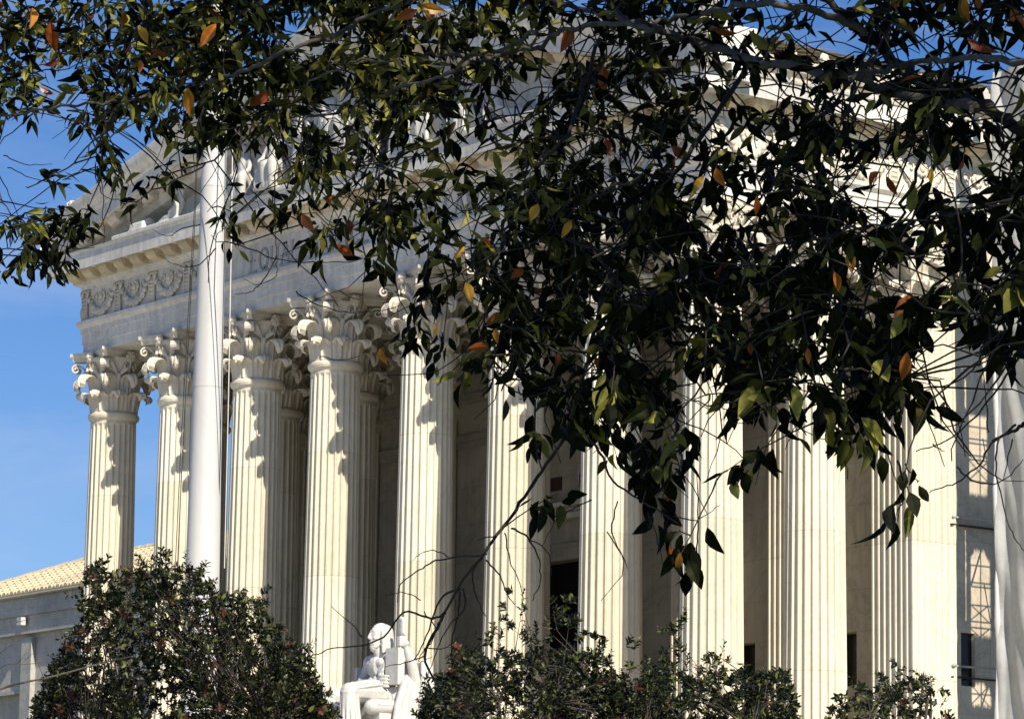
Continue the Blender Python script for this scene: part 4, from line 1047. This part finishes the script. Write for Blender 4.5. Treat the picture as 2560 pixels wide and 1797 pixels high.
# leafy crown above and beside the view: it shades what hangs in front of the camera
up=MB(); upt=MB(); k=0; tries=0; Zt=[]
NUP=7400
while k<NUP and tries<90000:
    tries+=1
    p=rr.choice(vis)
    if rr.random()<.55 and pj(p)[0]<1400 and pj(p)[1]<700: continue
    p=p+rv()*.25; t=rr.uniform(.5,4.6); q=p+SUN*t+rv()*.35
    u,v,z=pj(q)
    if z>0.8 and -260<u<2820 and -190*10/max(z,1)<v<2100: continue
    if z<0.8 and q.z<1.0: continue
    dirv=(rv()+Vector((0,0,-.4))).normalized(); L=.10*rr.uniform(.8,1.3)
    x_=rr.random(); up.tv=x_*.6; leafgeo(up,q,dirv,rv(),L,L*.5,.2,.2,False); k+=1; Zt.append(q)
for i in range(160):
    q=rr.choice(Zt); q2=q+rv()*.7+Vector((0,0,.2)); u,v,z=pj(q2)
    if z>.8 and -300<u<2860 and v>-150: continue
    u,v,z=pj((q+q2)/2)
    tw.tube([q,(q+q2)/2+rv()*.03,q2],[.004,.006,.008],5,False)
lf.tv=0
part_at(lf,'leaves',M['leaf'],tree,tint=True); part_at(up,'upper_leaves',M['leaf'],tree,tint=True); part_at(orl,'autumn_leaves',M['orange'],tree,tint=True); part_at(tw,'twigs',M['twig'],tree)
# crown beyond the frame (the rest of the tree)
print('leaves',len(lf.f),'clusters',len(vis),'upper',k,'tries',tries)
# ---- hollies and shrubs at the foot of the picture
def topfun(pts):
    def f(u):
        if u<=pts[0][0] or u>=pts[-1][0]: return 99999
        for (a,va),(b,vb) in zip(pts,pts[1:]):
            if u<=b: return va+(vb-va)*(u-a)/(b-a)
    return f
def shrub(name,label,prof,Z,ncl,dens,seed,red=.05,leafL=.072,bottom=.2,thick=1.15,light=0.):
    global rr
    rr=random.Random(seed); f=topfun(prof); u0,u1=prof[0][0],prof[-1][0]; uc=(u0+u1)/2
    g=at(uc,1700,Z); t=empty(name,(g.x,g.y,GZ),label,'tree','hollies in front of the building')
    lm=MB(); rm=MB(); wm=MB(); fr=at(uc,1500,Z); ztop=fr.z; hw=(u1-u0)/2*Z/F
    root=Vector((g.x,g.y,GZ)); hub=[]
    for i in range(9):
        a=2*PI*i/9+rr.uniform(-.3,.3); e=root+RT*(hw*.62*math.cos(a))+FW*(thick*.6*math.sin(a))+Vector((0,0,(ztop-GZ)*rr.uniform(.60,.86)))
        m=root.lerp(e,.45)-Vector((0,0,0))+ (root-e)*.0; m.x=root.x+(e.x-root.x)*.25; m.y=root.y+(e.y-root.y)*.25
        c=crx([root+Vector((0,0,.5)),m,e],7); wm.tube(c,[.035-.0016*j for j in range(len(c))],7); hub+=c[6:]
    mt=MB(); mt.tube([root-Vector((0,0,.1)),root+Vector((0,0,.6))],[.09,.06],10)
    part_at(mt,'trunk',M['shrubtwig'],t,smooth=True)
    H_=np.array([tuple(h) for h in hub]); k=0; n=0
    while k<ncl and n<ncl*40:
        n+=1
        u=rr.uniform(u0-10,u1+10); vt=f(u)+rr.expovariate(1/26.)-6+14*math.sin(u*.047)+10*math.sin(u*.13+1)
        if vt>2400: continue
        v=vt+ (rr.random()**1.15)*(1960-vt) if rr.random()<.80 else rr.uniform(1900,2650)
        # rounder in depth near the edges
        ex=min(1,abs(u-uc)/((u1-u0)/2)); dz_=rr.uniform(-1,1)*thick*math.sqrt(max(.05,1-ex*ex*.9))
        if dens and rr.random()>dens(u,v): continue
        p=at(u,v,Z+dz_)
        if noise.noise(p*1.9)+.5*noise.noise(p*4.3)<(-.42 if seed==21 else -.24): continue
        k+=1
        q=Vector(H_[int(((H_-np.array(tuple(p)))**2).sum(1).argmin())]); L=rr.uniform(.05,.15) if rr.random()<.90 or vt>1650 else rr.uniform(.16,.34)
        dr=(Vector((0,0,1))*rr.uniform(.0,.7)+rv()*.9+(p-root).normalized()*.25).normalized()
        if rr.random()<.22: wm.tube([q,q.lerp(p,.5)+rv()*.04,p],[.007,.0045,.003],4,False)
        tip=p+dr*L; wm.tube([p,p+dr*L*.5+rv()*.008,tip],[.003,.0025,.0015],4,False)
        isred=rr.random()<red; mm=rm if isred else lm; nl=rr.randint(11,17)
        for i in range(nl):
            s_=i/nl; b=p+dr*L*s_; a=i*2.4; o1=dr.orthogonal().normalized(); o2=dr.cross(o1)
            d=((o1*math.cos(a)+o2*math.sin(a))*rr.uniform(.7,1.1)+dr*.65+rv()*.25).normalized(); ll=leafL*rr.uniform(.5,1.1)*(1.1-.4*s_)
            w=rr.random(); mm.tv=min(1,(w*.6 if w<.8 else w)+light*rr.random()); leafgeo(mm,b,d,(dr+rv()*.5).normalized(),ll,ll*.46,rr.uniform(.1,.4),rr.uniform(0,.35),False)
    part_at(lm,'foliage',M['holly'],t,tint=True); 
    if rm.v: part_at(rm,'bronze_shoots',M['red_leaf'],t,tint=True)
    part_at(wm,'branches',M['shrubtwig'],t)
    return t
shrub('holly_tree','dense dark holly tree at lower left, in front of the flagpole foot',
 [(85,1800),(120,1690),(170,1600),(200,1540),(185,1500),(225,1440),(250,1400),(300,1430),(380,1410),(420,1385),(470,1430),(520,1440),(560,1480),(620,1490),(655,1500),(690,1545),(720,1590),(755,1640),(775,1700),(825,1740),(830,1800),(840,2000)],34.,3100,lambda u,v:1.0,21,red=.05)
shrub('holly_tree','ragged holly tree right of the statue, before the dark doorway',
 [(1050,1810),(1075,1700),(1130,1660),(1160,1590),(1215,1590),(1250,1500),(1290,1490),(1330,1560),(1350,1590),(1385,1500),(1430,1480),(1450,1580),(1500,1560),(1520,1640),(1560,1700),(1600,1900)],35.,1500,lambda u,v:.30 if v<1640 else 1.,22,red=.03)
shrub('holly_tree','loose spreading holly before the columns right of the dark doorway',
 [(1480,1850),(1510,1690),(1570,1620),(1630,1600),(1675,1570),(1700,1520),(1720,1590),(1780,1600),(1830,1660),(1900,1660),(1950,1640),(1965,1690),(1985,1760),(2010,1900)],34.5,1400,lambda u,v:.25 if v<1690 else 1.,23,red=.03,light=.1)
shrub('holly_tree','small open holly before the tall columns, in the lower right corner',
 [(2040,1900),(2060,1790),(2090,1740),(2140,1700),(2180,1665),(2230,1690),(2290,1660),(2335,1690),(2360,1740),(2375,1800),(2400,1950)],34.,420,lambda u,v:.7,24,red=.05,light=.15)
# ---- bare sapling at far left
bp_=at(-160,1760,30.); sap=empty('bare_sapling',(bp_.x,bp_.y,GZ),'bare grey twigs of a leafless sapling against the low left wing','tree')
rr=random.Random(3)
mb=MB(); mb.tube([Vector((bp_.x,bp_.y,GZ)),at(-160,2200,30.),at(-150,1900,30.),at(-130,1760,30.)],[.06,.05,.035,.02],8); part_at(mb,'trunk',M['bark'],sap,smooth=True)
mb=MB()
for pl,r_ in [([(-140,1780),(0,1722),(60,1705),(110,1695),(170,1680),(260,1655),(330,1640)],.012),([(-130,1760),(0,1668),(60,1660),(120,1655)],.005),([(-130,1760),(-60,1600),(0,1568),(40,1555),(65,1520)],.004),([(40,1555),(75,1545),(82,1525)],.003),
  ([(40,1660),(60,1640),(68,1620)],.0025),([(-10,1640),(10,1625),(30,1610),(48,1590)],.003),([(60,1650),(80,1635),(85,1628)],.0025),([(28,1705),(30,1690),(28,1660)],.0025),([(30,1705),(38,1712)],.002),([(110,1695),(100,1670),(92,1645)],.003),([(170,1680),(175,1655),(180,1645)],.002),([(0,1590),(-5,1570),(5,1575)],.002)]:
    c=crx([at(u,v,30.+.3*math.sin(u)) for u,v in pl],5); n=len(c); mb.tube(c,[r_*(1-.65*i/(n-1)) for i in range(n)],5)
part_at(mb,'branches',M['shrubtwig'],sap)
# ================================================================ GROUND
def struct(o): o['kind']='structure'; return o
mb=MB(); mb.add([(-3000,-3000,GZ-.01),(3000,-3000,GZ-.01),(3000,3000,GZ-.01),(-3000,3000,GZ-.01)],[(0,1,2,3)]); struct(mb.build('lawn',M['lawn']))
mb=MB(); mb.box(-75,70,-62,-1.5,GZ-.2,GZ+.02); struct(mb.build('plaza',M['paving']))
mb=MB(); mb.box(-200,300,-100,-70,GZ-.2,GZ+.006)
M['asphalt']=plain('asphalt',(.05,.05,.052),.9,noise=.2,scale=30); struct(mb.build('road',M['asphalt']))
mb=MB(); mb.box(-200,300,-69.8,-64,GZ-.2,GZ+.12); struct(mb.build('pavement',M['paving']))
# ================================================================ CAMERA, LIGHT
cd=bpy.data.cameras.new('camera'); cd.sensor_width=36; cd.lens=F/2560*36; cd.clip_start=.1; cd.clip_end=6000
co=bpy.data.objects.new('camera',cd); col.objects.link(co); co.location=CAM
rm_=Matrix((RT,UP,-FW)).transposed(); co.matrix_world=Matrix.Translation(CAM)@rm_.to_4x4(); sc.camera=co
sl=bpy.data.lights.new('sun','SUN'); sl.energy=5.0; sl.angle=R(.5); sl.color=(1,.93,.80)
so=bpy.data.objects.new('sun',sl); col.objects.link(so); so.rotation_euler=SUN.to_track_quat('Z','Y').to_euler(); so.location=(60,-60,60)
w=bpy.data.worlds.new('World'); sc.world=w; w.use_nodes=True; nt=w.node_tree; bg=nt.nodes['Background']
sk=nt.nodes.new('ShaderNodeTexSky'); sk.sky_type='NISHITA'; sk.sun_disc=False; sk.sun_elevation=SUNEL
sk.sun_rotation=math.atan2(SUN.x,SUN.y); sk.altitude=50; sk.air_density=1.0; sk.dust_density=.15; sk.ozone_density=3.0
hs=nt.nodes.new('ShaderNodeHueSaturation'); hs.inputs['Saturation'].default_value=1.27; nt.links.new(sk.outputs[0],hs.inputs['Color']); mx=mixc(nt,hs.outputs[0],(.93,.95,1.20),1.0)
tcw=N(nt,'ShaderNodeTexCoord'); mpw=N(nt,'ShaderNodeMapping'); mpw.inputs['Scale'].default_value=(3,3,14); nt.links.new(tcw.outputs['Generated'],mpw.inputs[0])
cn=N(nt,'ShaderNodeTexNoise',Scale=2.2,Detail=7.0,Roughness=.6,Distortion=.8); nt.links.new(mpw.outputs[0],cn.inputs[0])
cr=ramp(nt,cn.outputs[0],[(.46,(0,0,0)),(.78,(.22,.22,.22))]); sky2=mixc(nt,mx,(9.0,9.4,10.0),cr,'MIX')
nt.links.new(sky2,bg.inputs[0]); bg.inputs[1].default_value=.062
sc.view_settings.view_transform='Standard'; sc.view_settings.look='None'; sc.view_settings.exposure=0.5; sc.view_settings.gamma=1
sc.cycles.max_bounces=6; sc.cycles.diffuse_bounces=4
